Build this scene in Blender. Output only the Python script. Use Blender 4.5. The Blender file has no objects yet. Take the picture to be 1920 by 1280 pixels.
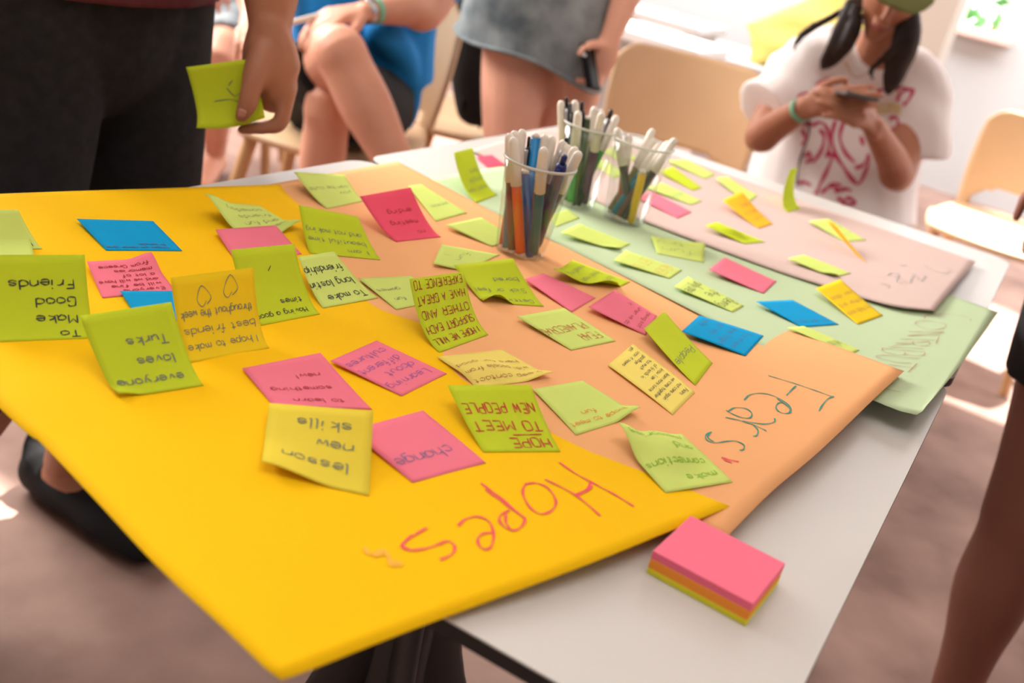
import bpy, bmesh, math, random
from mathutils import Vector as V, Matrix
from mathutils.bvhtree import BVHTree
random.seed(7)
sc = bpy.context.scene
COL = sc.collection

# ------------------------------------------------------------------ camera
F_PX, PITCH, ROLL, ZC = 1976.3, 0.39934, 0.23765, 1.13
CAM = V((0, 0, ZC))
FW = V((0, math.cos(PITCH), -math.sin(PITCH)))
_r = V((1, 0, 0)); _u = _r.cross(FW)
RT = math.cos(ROLL) * _r + math.sin(ROLL) * _u
UP = -math.sin(ROLL) * _r + math.cos(ROLL) * _u
cd = bpy.data.cameras.new('camera'); cam = bpy.data.objects.new('camera', cd); COL.objects.link(cam)
cam.matrix_world = Matrix(((RT.x, UP.x, -FW.x, 0), (RT.y, UP.y, -FW.y, 0), (RT.z, UP.z, -FW.z, ZC), (0, 0, 0, 1)))
cd.sensor_width = 36; cd.lens = 36 * F_PX / 1920
cd.clip_start = 0.02
cd.dof.use_dof = True; cd.dof.focus_distance = .95; cd.dof.aperture_fstop = 4.7
sc.camera = cam
# ------------------------------------------------------------------ light
sc.view_settings.view_transform = 'Standard'; sc.view_settings.look = 'None'
sc.view_settings.gamma = 1; sc.view_settings.use_curve_mapping = False
sc.view_settings.exposure = 2.12
w = bpy.data.worlds.new('sky'); sc.world = w; w.use_nodes = True
bg = w.node_tree.nodes['Background']; bg.inputs[0].default_value = (0.95, 0.97, 1.0, 1); bg.inputs[1].default_value = 2.1
def area(name, loc, target, sx, sy, power, col):
    l = bpy.data.lights.new(name, 'AREA'); l.shape = 'RECTANGLE'; l.size = sx; l.size_y = sy; l.energy = power; l.color = col
    o = bpy.data.objects.new(name, l); COL.objects.link(o); o.location = loc
    o.rotation_euler = (V(target) - V(loc)).to_track_quat('-Z', 'Y').to_euler(); return o
area('overhead_fill_light', (.05, .35, 2.75), (.05, .45, 0), 2.0, 1.3, 4.2, (1, .97, .94))  # added overhead fill to brighten the near table, no lamp fixture here
sl = bpy.data.lights.new('sun', 'SUN'); sl.energy = 5.0; sl.angle = 0.02; sl.color = (1, .96, .90)
sun = bpy.data.objects.new('sun', sl); COL.objects.link(sun)
sun.rotation_euler = V((-.20, -.40, -.90)).to_track_quat('-Z', 'Y').to_euler()
area('left_fill_light', (-2.9, 3.3, 2.3), (.1, 1.0, .7), 2.4, 1.2, 62, (1, .97, .93))  # added off-frame fill from the back left, no window stands there

# ------------------------------------------------------------------ helpers
def ray(x, y): return FW * F_PX + RT * (x - 960) - UP * (y - 640)
def tp(x, y, z):
    d = ray(x, y); return CAM + d * ((z - ZC) / d.z)
def D(x, y, Y):
    d = ray(x, y); return CAM + d * (Y / d.y)
def lin(c): return tuple((v / 255 / 12.92) if v / 255 <= .04045 else ((v / 255 + .055) / 1.055) ** 2.4 for v in c)
MATS = {}
def mat(name, col, rough=.6, noise=0, nscale=20, metal=0, transl=0, bump=0, bscale=200, trans=0, spec=.4, col2=None, sheen=0):
    if name in MATS: return MATS[name]
    m = bpy.data.materials.new(name); m.use_nodes = True; nt = m.node_tree
    b = nt.nodes['Principled BSDF']; b.inputs['Base Color'].default_value = (*col, 1); b.inputs['Roughness'].default_value = rough
    b.inputs['Metallic'].default_value = metal; b.inputs['Specular IOR Level'].default_value = spec
    if trans: b.inputs['Transmission Weight'].default_value = trans; b.inputs['IOR'].default_value = 1.25
    if sheen: b.inputs['Sheen Weight'].default_value = sheen
    csock = None
    tc = nt.nodes.new('ShaderNodeTexCoord')
    if noise:
        n = nt.nodes.new('ShaderNodeTexNoise'); n.inputs['Scale'].default_value = nscale; n.inputs['Detail'].default_value = 5
        nt.links.new(tc.outputs['Object'], n.inputs['Vector'])
        mx = nt.nodes.new('ShaderNodeMix'); mx.data_type = 'RGBA'
        c2 = col2 or tuple(c * (1 - noise) for c in col); c1 = col if col2 else tuple(min(1, c * (1 + noise * .6)) for c in col)
        mx.inputs[6].default_value = (*c1, 1); mx.inputs[7].default_value = (*c2, 1)
        rp = nt.nodes.new('ShaderNodeMapRange'); rp.inputs[1].default_value = .3; rp.inputs[2].default_value = .7
        nt.links.new(n.outputs['Fac'], rp.inputs[0]); nt.links.new(rp.outputs[0], mx.inputs[0])
        csock = mx.outputs[2]; nt.links.new(csock, b.inputs['Base Color'])
    if bump:
        n2 = nt.nodes.new('ShaderNodeTexNoise'); n2.inputs['Scale'].default_value = bscale; n2.inputs['Detail'].default_value = 3
        nt.links.new(tc.outputs['Object'], n2.inputs['Vector'])
        bp = nt.nodes.new('ShaderNodeBump'); bp.inputs['Strength'].default_value = bump; bp.inputs['Distance'].default_value = .002
        nt.links.new(n2.outputs['Fac'], bp.inputs['Height']); nt.links.new(bp.outputs[0], b.inputs['Normal'])
    if transl:
        t = nt.nodes.new('ShaderNodeBsdfTranslucent'); t.inputs[0].default_value = (*col, 1)
        if csock: nt.links.new(csock, t.inputs[0])
        ms = nt.nodes.new('ShaderNodeMixShader'); ms.inputs[0].default_value = transl
        nt.links.new(b.outputs[0], ms.inputs[1]); nt.links.new(t.outputs[0], ms.inputs[2])
        nt.links.new(ms.outputs[0], nt.nodes['Material Output'].inputs[0])
    MATS[name] = m; return m

ORG = {}
def tag(o, label=None, cat=None, group=None, kind=None):
    if label: o['label'] = label
    if cat: o['category'] = cat
    if group: o['group'] = group
    if kind: o['kind'] = kind
    return o
def worg(o): return ORG.get(o.name, V((0, 0, 0)))
def mk(name, verts, faces, m, parent=None, smooth=True, origin=None, mats=None, mi=None):
    """links ONE mesh object; verts are world coordinates"""
    verts = [V(v) for v in verts]
    if origin is None:
        if parent: origin = worg(parent)
        else:
            origin = sum(verts, V((0, 0, 0))) / len(verts); origin.z = min(v.z for v in verts)
    me = bpy.data.meshes.new(name); me.from_pydata([v - origin for v in verts], [], faces); me.update()
    for mm in (mats or [m]): me.materials.append(mm)
    for i, p in enumerate(me.polygons):
        p.use_smooth = smooth
        if mi: p.material_index = mi[i]
    o = bpy.data.objects.new(name, me); COL.objects.link(o)
    if parent: o.parent = parent; o.location = origin - worg(parent)
    else: o.location = origin
    ORG[o.name] = origin
    return o
def empty(name, loc, label, cat, group=None):
    o = bpy.data.objects.new(name, None); COL.objects.link(o); o.location = loc; o.empty_display_size = .05
    ORG[o.name] = V(loc); return tag(o, label, cat, group)
class MB:
    def __init__(s): s.v = []; s.f = []; s.mi = []; s.cur = 0
    def add(s, v, f):
        k = len(s.v); s.v += [V(x) for x in v]; s.f += [tuple(i + k for i in q) for q in f]; s.mi += [s.cur] * len(f)
    def build(s, name, m, parent=None, smooth=True, mats=None, **k):
        return mk(name, s.v, s.f, m, parent, smooth, mats=mats, mi=s.mi if mats else None, **k)
def box_vf(c, s, ax=None, bev=0):
    ax = ax or (V((1, 0, 0)), V((0, 1, 0)), V((0, 0, 1)))
    bm = bmesh.new(); bmesh.ops.create_cube(bm, size=1)
    for v in bm.verts: v.co = V((v.co.x * s[0], v.co.y * s[1], v.co.z * s[2]))
    if bev: bmesh.ops.bevel(bm, geom=bm.edges[:], offset=bev, segments=3, affect='EDGES', profile=.5)
    bm.verts.index_update()
    vs = [V(c) + ax[0] * v.co.x + ax[1] * v.co.y + ax[2] * v.co.z for v in bm.verts]; fs = [tuple(v.index for v in f.verts) for f in bm.faces]
    bm.free(); return vs, fs
def cr(pts, n):
    """Catmull-Rom through tuples (any dimension)"""
    P = [list(pts[0])] + [list(p) for p in pts] + [list(pts[-1])]; out = []
    for i in range(1, len(P) - 2):
        p0, p1, p2, p3 = P[i - 1:i + 3]
        for k in range(n):
            t = k / n
            out.append([.5 * (2 * b + (c - a) * t + (2 * a - 5 * b + 4 * c - d) * t * t + (3 * b - a - 3 * c + d) * t ** 3) for a, b, c, d in zip(p0, p1, p2, p3)])
    out.append(list(pts[-1])); return out
def tube(path, seg=14, n=5, flat=None, cap=True):
    """path: list of (point, r) or (point, ra, rb); flat = reference axis for ra. Rounded tapered tube."""
    P = [(*p[0], p[1], p[2] if len(p) > 2 else p[1]) for p in path]
    S = cr(P, n) if n > 1 else [list(p) for p in P]
    pts = [V(s[:3]) for s in S]; ra = [max(s[3], 1e-4) for s in S]; rb = [max(s[4], 1e-4) for s in S]
    T = [(pts[min(i + 1, len(pts) - 1)] - pts[max(i - 1, 0)]).normalized() for i in range(len(pts))]
    ref = V(flat) if flat else (V((0, 0, 1)) if abs(T[0].z) < .9 else V((1, 0, 0)))
    A = ref
    rings = []
    def ring(c, t, a, b, A):
        A = (A - t * A.dot(t)); A.normalize(); Bx = t.cross(A)
        return [c + A * (math.cos(2 * math.pi * k / seg) * a) + Bx * (math.sin(2 * math.pi * k / seg) * b) for k in range(seg)], A
    def push(c, t, a, b):
        nonlocal A
        if flat: A = V(flat)
        r, A = ring(c, t, a, b, A); rings.append(r)
    if cap:
        for q in (.98, .8, .5, .2):
            k = math.sqrt(1 - q * q); push(pts[0] - T[0] * q * min(ra[0], rb[0]), T[0], ra[0] * k, rb[0] * k)
    for i in range(len(pts)): push(pts[i], T[i], ra[i], rb[i])
    if cap:
        for q in (.2, .5, .8, .98):
            k = math.sqrt(1 - q * q); push(pts[-1] + T[-1] * q * min(ra[-1], rb[-1]), T[-1], ra[-1] * k, rb[-1] * k)
    v = [p for r in rings for p in r]; f = []
    for i in range(len(rings) - 1):
        for k in range(seg):
            k2 = (k + 1) % seg; f.append((i * seg + k, i * seg + k2, (i + 1) * seg + k2, (i + 1) * seg + k))
    f.append(tuple(range(seg))[::-1]); f.append(tuple((len(rings) - 1) * seg + k for k in range(seg)))
    return v, f
def lathe(c, prof, seg=32, axis=V((0, 0, 1)), close=False):
    axis = V(axis).normalized(); a = axis.orthogonal().normalized(); b = axis.cross(a); v = []; f = []
    for r, z in prof:
        for k in range(seg):
            t = 2 * math.pi * k / seg; v.append(V(c) + axis * z + a * (r * math.cos(t)) + b * (r * math.sin(t)))
    for i in range(len(prof) - 1):
        for k in range(seg):
            k2 = (k + 1) % seg; f.append((i * seg + k, i * seg + k2, (i + 1) * seg + k2, (i + 1) * seg + k))
    if not close:
        f.append(tuple(range(seg))[::-1]); f.append(tuple((len(prof) - 1) * seg + k for k in range(seg)))
    return v, f
def fuse(name, tubes, voxel, m, parent=None, it=6, fac=.5, origin=None):
    """fuses overlapping tubes into one continuous skin"""
    mb = MB()
    for t in tubes: mb.add(*t)
    o = mb.build(name, m, parent, origin=origin)
    r = o.modifiers.new('r', 'REMESH'); r.mode = 'VOXEL'; r.voxel_size = voxel; r.use_smooth_shade = True
    s = o.modifiers.new('s', 'SMOOTH'); s.iterations = it; s.factor = fac
    dg = bpy.context.evaluated_depsgraph_get(); ev = o.evaluated_get(dg)
    me = bpy.data.meshes.new_from_object(ev); o.modifiers.clear(); old = o.data; o.data = me; bpy.data.meshes.remove(old)
    me.name = name
    if not me.materials: me.materials.append(m)
    for p in me.polygons: p.use_smooth = True
    return o
def sheet_vf(G, th):
    """grid of points G[j][i] -> thin closed sheet"""
    nj, ni = len(G), len(G[0]); v = []; f = []
    nrm = []
    for j in range(nj):
        for i in range(ni):
            a = G[j][min(i + 1, ni - 1)] - G[j][max(i - 1, 0)]; b = G[min(j + 1, nj - 1)][i] - G[max(j - 1, 0)][i]
            n = a.cross(b); n.normalize(); nrm.append(n)
    top = [G[j][i] for j in range(nj) for i in range(ni)]
    v = top + [p - n * th for p, n in zip(top, nrm)]; N = nj * ni
    for j in range(nj - 1):
        for i in range(ni - 1):
            a, b, c, d = j * ni + i, j * ni + i + 1, (j + 1) * ni + i + 1, (j + 1) * ni + i
            f.append((a, b, c, d)); f.append((N + d, N + c, N + b, N + a))
    bd = [(0, i) for i in range(ni)] + [(j, ni - 1) for j in range(1, nj)] + [(nj - 1, i) for i in range(ni - 2, -1, -1)] + [(j, 0) for j in range(nj - 2, 0, -1)]
    for k in range(len(bd)):
        a = bd[k][0] * ni + bd[k][1]; q = bd[(k + 1) % len(bd)]; b = q[0] * ni + q[1]
        f.append((b, a, N + a, N + b))
    return v, f
def bvh_of(o):
    org = worg(o); return BVHTree.FromPolygons([v.co + org for v in o.data.vertices], [tuple(p.vertices) for p in o.data.polygons])
def ribbon(mb, pts, nrm, wd):
    """flat ink ribbon through points lying on a surface"""
    if len(pts) < 2: return
    v = []; f = []
    for i, p in enumerate(pts):
        t = pts[min(i + 1, len(pts) - 1)] - pts[max(i - 1, 0)]
        s = t.cross(nrm[i])
        if s.length < 1e-9: s = V((1, 0, 0))
        s.normalize(); ww = wd * (.75 + .25 * math.sin(i * .9))
        v += [p + s * ww / 2, p - s * ww / 2]
    for i in range(len(pts) - 1): f.append((2 * i, 2 * i + 1, 2 * i + 3, 2 * i + 2))
    mb.add(v, f)
def trace(name, strokes, bvh, wd, m, parent, off=.0007, smooth=4, label=None, split=0):
    """pen strokes drawn on a surface; strokes are polylines seen in the photograph"""
    if split:
        dn = [cr([(float(x), float(y)) for x, y in st], 6) for st in strokes]; par = list(range(len(strokes)))
        def root(i):
            while par[i] != i: i = par[i]
            return i
        for i in range(len(strokes)):
            for j in range(i):
                if min(math.hypot(p[0] - q[0], p[1] - q[1]) for p in dn[i] for q in dn[j]) < split: par[root(i)] = root(j)
        for r in sorted({root(i) for i in range(len(strokes))}): trace(name, [strokes[i] for i in range(len(strokes)) if root(i) == r], bvh, wd, m, parent, off, smooth, label)
        return
    mb = MB()
    for st in strokes:
        pp = cr([(float(a), float(b)) for a, b in st], smooth); P = []; N = []
        # densify
        q = [pp[0]]
        for a, b in zip(pp, pp[1:]):
            k = max(1, int(math.hypot(b[0] - a[0], b[1] - a[1]) / 5))
            q += [(a[0] + (b[0] - a[0]) * j / k, a[1] + (b[1] - a[1]) * j / k) for j in range(1, k + 1)]
        for x, y in q:
            d = ray(x, y).normalized(); h = bvh.ray_cast(CAM, d)
            if h[0] is None: continue
            n = h[1] if h[1].dot(d) < 0 else -h[1]
            P.append(h[0] + n * off); N.append(n)
        ribbon(mb, P, N, wd)
    if not mb.v: return
    o = mb.build(name, m, parent, smooth=False)
    if label: o['label'] = label
    return o

# stroke alphabet: digits are x (0-6) then y (2 = baseline, 6 = x height, 9 = cap height)
GL = dict(A="02 39 62;15 55", B="02 09 49 58 57 46 06;46 55 53 42 02", C="58 49 19 08 03 12 42 53", D="02 09 39 57 54 32 02", E="59 09 02 52;06 46", F="59 09 02;06 46",
 G="58 49 19 08 03 12 42 53 55 35", H="02 09;52 59;06 56", I="22 29", K="02 09;59 05 52", L="09 02 52", M="02 09 35 69 62", N="02 09 52 59", O="29 08 03 22 42 53 58 49 29",
 P="02 09 49 58 56 45 05", R="02 09 49 58 56 45 05;35 52", S="58 49 19 08 06 45 54 53 42 12 03", T="09 69;39 32", U="09 03 12 42 53 59", V="09 32 69", W="09 12 37 52 69", X="02 59;09 52", Y="09 35 69;35 32",
 a="56 26 05 03 22 32 54;56 53 62", b="09 02 42 53 55 46 05", c="55 36 16 05 03 12 32 53", d="56 26 05 03 22 42 53;59 52", e="04 54 55 36 16 05 03 12 42 53", f="59 39 28 22;06 46",
 g="56 26 05 03 22 42 54;56 51 40 10", h="09 02;05 26 46 55 52", i="26 22;28 29", k="09 02;46 04 42", l="19 12 22", m="06 02;05 16 26 35 32;35 46 56 65 62", n="06 02;05 26 46 55 52", o="26 05 03 22 42 53 55 46 26",
 p="06 00;05 26 46 55 53 42 22 03", r="06 02;04 26 46", s="55 26 05 24 34 53 32 03", t="28 23 32 42;06 46", u="06 03 12 32 54;56 52", v="06 22 46", w="06 12 35 52 66", x="06 42;46 02", y="06 23;56 20 00")
GL['!'] = "29 24;22 23"; GL['.'] = "22 32"; GL["'"] = "29 27"; GL['~'] = "04 26 34 56 64"
WID = {'i': 4, 'l': 3.4, 'I': 4, 'm': 8, 'M': 8, 'W': 8, 'w': 8, ' ': 4, 'T': 7.5, '.': 4, '!': 4, 't': 5.5, 'r': 5.5, 'f': 6, '~': 7.5}
def text_strokes(line, rnd, up=False):
    """list of strokes in line units (x right, y up, cap height 7); returns strokes, width"""
    x = 0; out = []
    for ch in line:
        if ch in GL:
            j = rnd.uniform(-.35, .35)
            for st in GL[ch].split(';'):
                p = [(x + int(c[0]) + rnd.uniform(-.25, .25), int(c[1]) - 2 + j + rnd.uniform(-.2, .2)) for c in st.split()]
                out.append([tuple(q) for q in (cr(p, 3) if ch.islower() or ch in 'OCSGU' else cr(p, 1))])
        x += WID.get(ch, 7) if ch != ' ' else 5
    return out, x

# ------------------------------------------------------------------ materials
M_white = mat('white_laminate', (.63, .615, .58), .35, noise=.02, nscale=6)
M_edge = mat('black_table_edge', (.012, .012, .012), .4)
M_leg = mat('dark_table_metal', (.035, .028, .026), .45)
M_chair = mat('tan_moulded_plastic', (.61, .40, .225), .5, noise=.05, nscale=5, bump=.1, bscale=900)
M_chairleg = mat('tan_chair_leg', (.52, .29, .13), .5, noise=.12, nscale=12)
PAPER = dict(yellow=(.98, .58, .006), peach=(.90, .46, .20), green=(.52, .65, .40), pink=(.66, .50, .45))
M_poster = {k: mat(k + '_poster_paper', c, .75, noise=.015, nscale=9, bump=.05, bscale=700, transl=.05, spec=.06) for k, c in PAPER.items()}
NOTE = dict(lime=(.62, .74, .035), green=(.70, .84, .21), olive=(.88, .72, .07), yellow=(.93, .66, .02), cream=(.95, .80, .19), orange=(.98, .56, .03), pink=(.98, .24, .33), hotpink=(.97, .12, .20), blue=(.006, .36, .70))
M_note = {k: mat(k + '_note_paper', c, .8, noise=.02, nscale=30, transl=.16 if k not in ('blue',) else .08, spec=.06) for k, c in NOTE.items()}
INK = dict(black=(.03, .03, .035), grey=(.17, .19, .13), red=(.55, .03, .02), darkred=(.35, .01, .015), purple=(.28, .10, .42), teal=(.01, .27, .20), pinkred=(.86, .085, .10), green=(.25, .52, .03), orange=(.85, .25, .03), blueink=(.08, .15, .32), brownred=(.42, .14, .08), palepink=(.97, .46, .04), faint=(.42, .40, .38))
M_ink = {k: mat(k + '_ink', c, .7) for k, c in INK.items()}
M_skin = {'tan': mat('tan_skin', (.47, .20, .115), .5, noise=.06, nscale=18, bump=.08, bscale=300),
          'fair': mat('fair_skin', (.74, .355, .235), .5, noise=.05, nscale=18, bump=.06, bscale=300),
          'rosy': mat('rosy_skin', (.94, .50, .35), .5, noise=.05, nscale=18, bump=.06, bscale=300),
          'brown': mat('brown_skin', (.42, .175, .10), .5, noise=.05, nscale=18, bump=.06, bscale=300),
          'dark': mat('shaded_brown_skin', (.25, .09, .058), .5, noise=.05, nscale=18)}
M_nail = mat('finger_nail', (.55, .25, .20), .3)
M_jeans = mat('charcoal_denim', (.012, .0112, .012), .9, noise=.4, nscale=60, bump=.5, bscale=500)
M_maroon = mat('maroon_cotton', (.10, .016, .024), .9, bump=.3, bscale=400)
M_blacktex = mat('black_fabric', (.008, .008, .009), .9, bump=.3, bscale=300)
M_blueshirt = mat('bright_blue_jersey', (.0, .22, .62), .8, noise=.08, nscale=10)
M_denim = mat('washed_blue_denim', (.42, .47, .48), .9, noise=.45, nscale=11, bump=.5, bscale=300, col2=(.10, .13, .15))
M_tee = mat('off_white_cotton', (.95, .90, .88), .9, noise=.04, nscale=8, bump=.15, bscale=120)
M_hair = mat('dark_brown_hair', (.022, .012, .009), .5, noise=.5, nscale=60)
M_cap = mat('olive_cap_cloth', (.16, .17, .055), .9, bump=.2)
M_wrist = mat('mint_green_band', (.20, .58, .36), .5)
M_phone = mat('black_phone_glass', (.01, .01, .012), .35, spec=.1)
M_metal = mat('steel', (.55, .55, .55), .3, metal=1)
M_floor = mat('terracotta_concrete_floor', (.37, .235, .19), .75, noise=.2, nscale=4.5, bump=.1, bscale=60, col2=(.19, .11, .085), spec=.2)
M_wall = mat('white_wall_paint', (.54, .53, .52), .85, noise=.015, nscale=3)
M_cream = mat('cream_column_paint', (.48, .42, .36), .85)
M_ceil = mat('ceiling_paint', (.75, .74, .72), .9)
M_cush = mat('yellow_cushion_fabric', (.55, .42, .10), .85, noise=.05, nscale=5)
M_cup = None
def cup_material():
    m = bpy.data.materials.new('clear_plastic'); m.use_nodes = True; nt = m.node_tree
    nt.nodes.remove(nt.nodes['Principled BSDF'])
    t = nt.nodes.new('ShaderNodeBsdfTransparent'); t.inputs[0].default_value = (.96, .97, .96, 1)
    g = nt.nodes.new('ShaderNodeBsdfGlossy'); g.inputs['Roughness'].default_value = .08
    lw = nt.nodes.new('ShaderNodeLayerWeight'); lw.inputs[0].default_value = .22
    mr = nt.nodes.new('ShaderNodeMapRange'); mr.inputs[3].default_value = .015; mr.inputs[4].default_value = .32
    ms = nt.nodes.new('ShaderNodeMixShader')
    nt.links.new(lw.outputs['Facing'], mr.inputs[0]); nt.links.new(mr.outputs[0], ms.inputs[0]); nt.links.new(t.outputs[0], ms.inputs[1]); nt.links.new(g.outputs[0], ms.inputs[2])
    nt.links.new(ms.outputs[0], nt.nodes['Material Output'].inputs[0]); return m
M_cup = cup_material()
M_rim = mat('clear_plastic_rim', (.85, .84, .78), .25, trans=.4)

# ------------------------------------------------------------------ setting
TH = math.radians(-24.5)
E1 = V((math.cos(TH), math.sin(TH), 0)); E2 = V((math.sin(TH), -math.cos(TH), 0)); E2 = V((-abs(E2.x), -abs(E2.y), 0))
BK = -E2; Z3 = V((0, 0, 1))
def R(a, b, z=0): return E1 * a + BK * b + Z3 * z          # room coordinates: a along the wall, b towards it
def wallpt(x, y, b):
    d = ray(x, y); t = (b - BK.dot(CAM)) / BK.dot(d); return CAM + d * t
def slab(name, a0, a1, b0, b1, z0, z1, m, parent=None, bev=0):
    v, f = box_vf(R((a0 + a1) / 2, (b0 + b1) / 2, (z0 + z1) / 2), (a1 - a0, b1 - b0, z1 - z0), (E1, BK, Z3), bev)
    return mk(name, v, f, m, parent, smooth=False)
def st(o, **k): o['kind'] = 'structure'; return o
st(slab('floor', -7, 7, -3.2, 7.0, -.1, 0, M_floor))
WB = 7.0
def ab(p): return p.dot(E1), p.z
wa0, wz0 = ab(wallpt(1783, 44, WB)); wa1, wz1 = ab(wallpt(1884, 66, WB))
WZ = min(wz0, wz1)
WT = 2.0
mb = MB()
for a0, a1, z0, z1 in ((-7, wa0, 0, 4.7), (wa0, wa1, 0, WZ), (wa0, wa1, WT, 4.7), (wa1, 7, 0, 4.7)):
    mb.add(*box_vf(R((a0 + a1) / 2, WB + .1, (z0 + z1) / 2), (a1 - a0, .2, z1 - z0), (E1, BK, Z3)))
st(mb.build('wall_back', M_wall, smooth=False))
st(slab('wall_left', -7.2, -7, -3.2, 7.2, 0, 3.4, M_wall)); st(slab('wall_right', 7, 7.2, -3.2, 7.2, 0, 3.4, M_wall)); st(slab('wall_near', -7, 7, -3.4, -3.2, 0, 3.4, M_wall))
mb = MB()
GAP_A, GAP_B = -1.30, 2.46                                  # added ceiling gap, placed so a sun patch lands on the left floor
for a0, a1, b0, b1 in ((-7.2, GAP_A - .13, -3.4, 4.75), (GAP_A + .13, 7.2, -3.4, 4.75), (GAP_A - .13, GAP_A + .13, -3.4, GAP_B - .07), (GAP_A - .13, GAP_A + .13, GAP_B + .07, 4.75)):
    mb.add(*box_vf(R((a0 + a1) / 2, (b0 + b1) / 2, 2.95), (a1 - a0, b1 - b0, .1), (E1, BK, Z3)))
st(mb.build('ceiling', M_ceil, smooth=False))
# window with a pinkish sill and a view of leaves
wn = mb = MB()
for a0, a1, z0, z1 in ((wa0, wa0 + .05, WZ, WT), (wa1 - .05, wa1, WZ, WT), (wa0, wa1, WT - .05, WT)):
    mb.add(*box_vf(R((a0 + a1) / 2, WB + .06, (z0 + z1) / 2), (a1 - a0, .06, z1 - z0), (E1, BK, Z3)))
win = st(mb.build('window_1', M_wall, smooth=False))
mk('window_sill', *box_vf(R((wa0 + wa1) / 2, WB - .02, WZ - .02), (wa1 - wa0 + .1, .18, .045), (E1, BK, Z3), .006), mat('pink_sill_paint', (.80, .55, .48), .7), win, smooth=False)
glass = bpy.data.materials.new('window_glass'); glass.use_nodes = True
_n = glass.node_tree; _n.nodes.remove(_n.nodes['Principled BSDF']); _t = _n.nodes.new('ShaderNodeBsdfTransparent'); _n.links.new(_t.outputs[0], _n.nodes['Material Output'].inputs[0])
mk('pane', *box_vf(R((wa0 + wa1) / 2, WB + .06, (WZ + WT) / 2), (wa1 - wa0 - .1, .006, WT - WZ - .05), (E1, BK, Z3)), glass, win, smooth=False)
# shrub outside the window
rnd = random.Random(3); mb = MB()
for k in range(1700):
    c = R(rnd.uniform(wa0 - .4, wa1 + .5), WB + rnd.uniform(.5, 1.1), rnd.uniform(.2, 1.9)); a = V((rnd.uniform(-1, 1), rnd.uniform(-1, 1), rnd.uniform(-1, 1))).normalized(); b = a.orthogonal().normalized()
    L = rnd.uniform(.04, .09); mb.add([c - a * L, c + b * L * .4, c + a * L, c - b * L * .4], [(0, 1, 2, 3)])
tree = empty('garden_shrub', R((wa0 + wa1) / 2, WB + .8, 0), 'leafy green shrub outside the window beyond the white wall', 'shrub')
mb.build('foliage', mat('shrub_leaf', (.12, .30, .08), .6, noise=.4, nscale=4, transl=.3), tree, smooth=False)
mk('stem', *tube([(R((wa0 + wa1) / 2, WB + .8, 0), .03), (R((wa0 + wa1) / 2, WB + .8, 1.2), .015)], 8, 3), M_chairleg, tree)
# cream column behind the capped woman
c0 = wallpt(1688, 60, 5.6).dot(E1); c1 = wallpt(1778, 60, 5.6).dot(E1)
st(slab('trim_2', c0, c1, 5.6, 5.9, 0, 3.4, M_cream))
c0 = wallpt(1500, 5, 6.6).dot(E1)
# low white ledge carrying a yellow cushion
LB = 5.7
la0 = wallpt(1150, 60, LB).dot(E1); la1 = wallpt(1560, 160, LB).dot(E1); lz = wallpt(1400, 122, LB).z
ledge = st(slab('trim_1', la0 - .25, la1 + .12, LB, LB + .9, 0, lz, M_wall))
def ground(o, label, cat): return tag(o, label, cat)
# blurred white bench blocks beyond the empty chair
def bench(cx, cy, B, wd, zt, label):
    p = wallpt(cx, cy, B); a = p.dot(E1); e = empty('white_bench', R(a, B + .2, 0), label, 'bench')
    v, f = box_vf(R(a, B + .2, zt - .02), (wd, .42, .045), (E1, BK, Z3), .01); mk('bench_top', v, f, M_wall, e, False)
    for s in (-1, 1): mk('side_panel', *box_vf(R(a + s * (wd / 2 - .06), B + .2, (zt - .042) / 2), (.05, .38, zt - .042), (E1, BK, Z3), .004), M_wall, e, False)
bench(1215, 25, 4.9, .55, wallpt(1215, 25, 4.9).z, 'blurred white bench beyond the phone holding arm')
bench(1205, 68, 4.2, .5, wallpt(1205, 64, 4.2).z, 'lower white bench right behind the phone holding arm')

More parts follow.
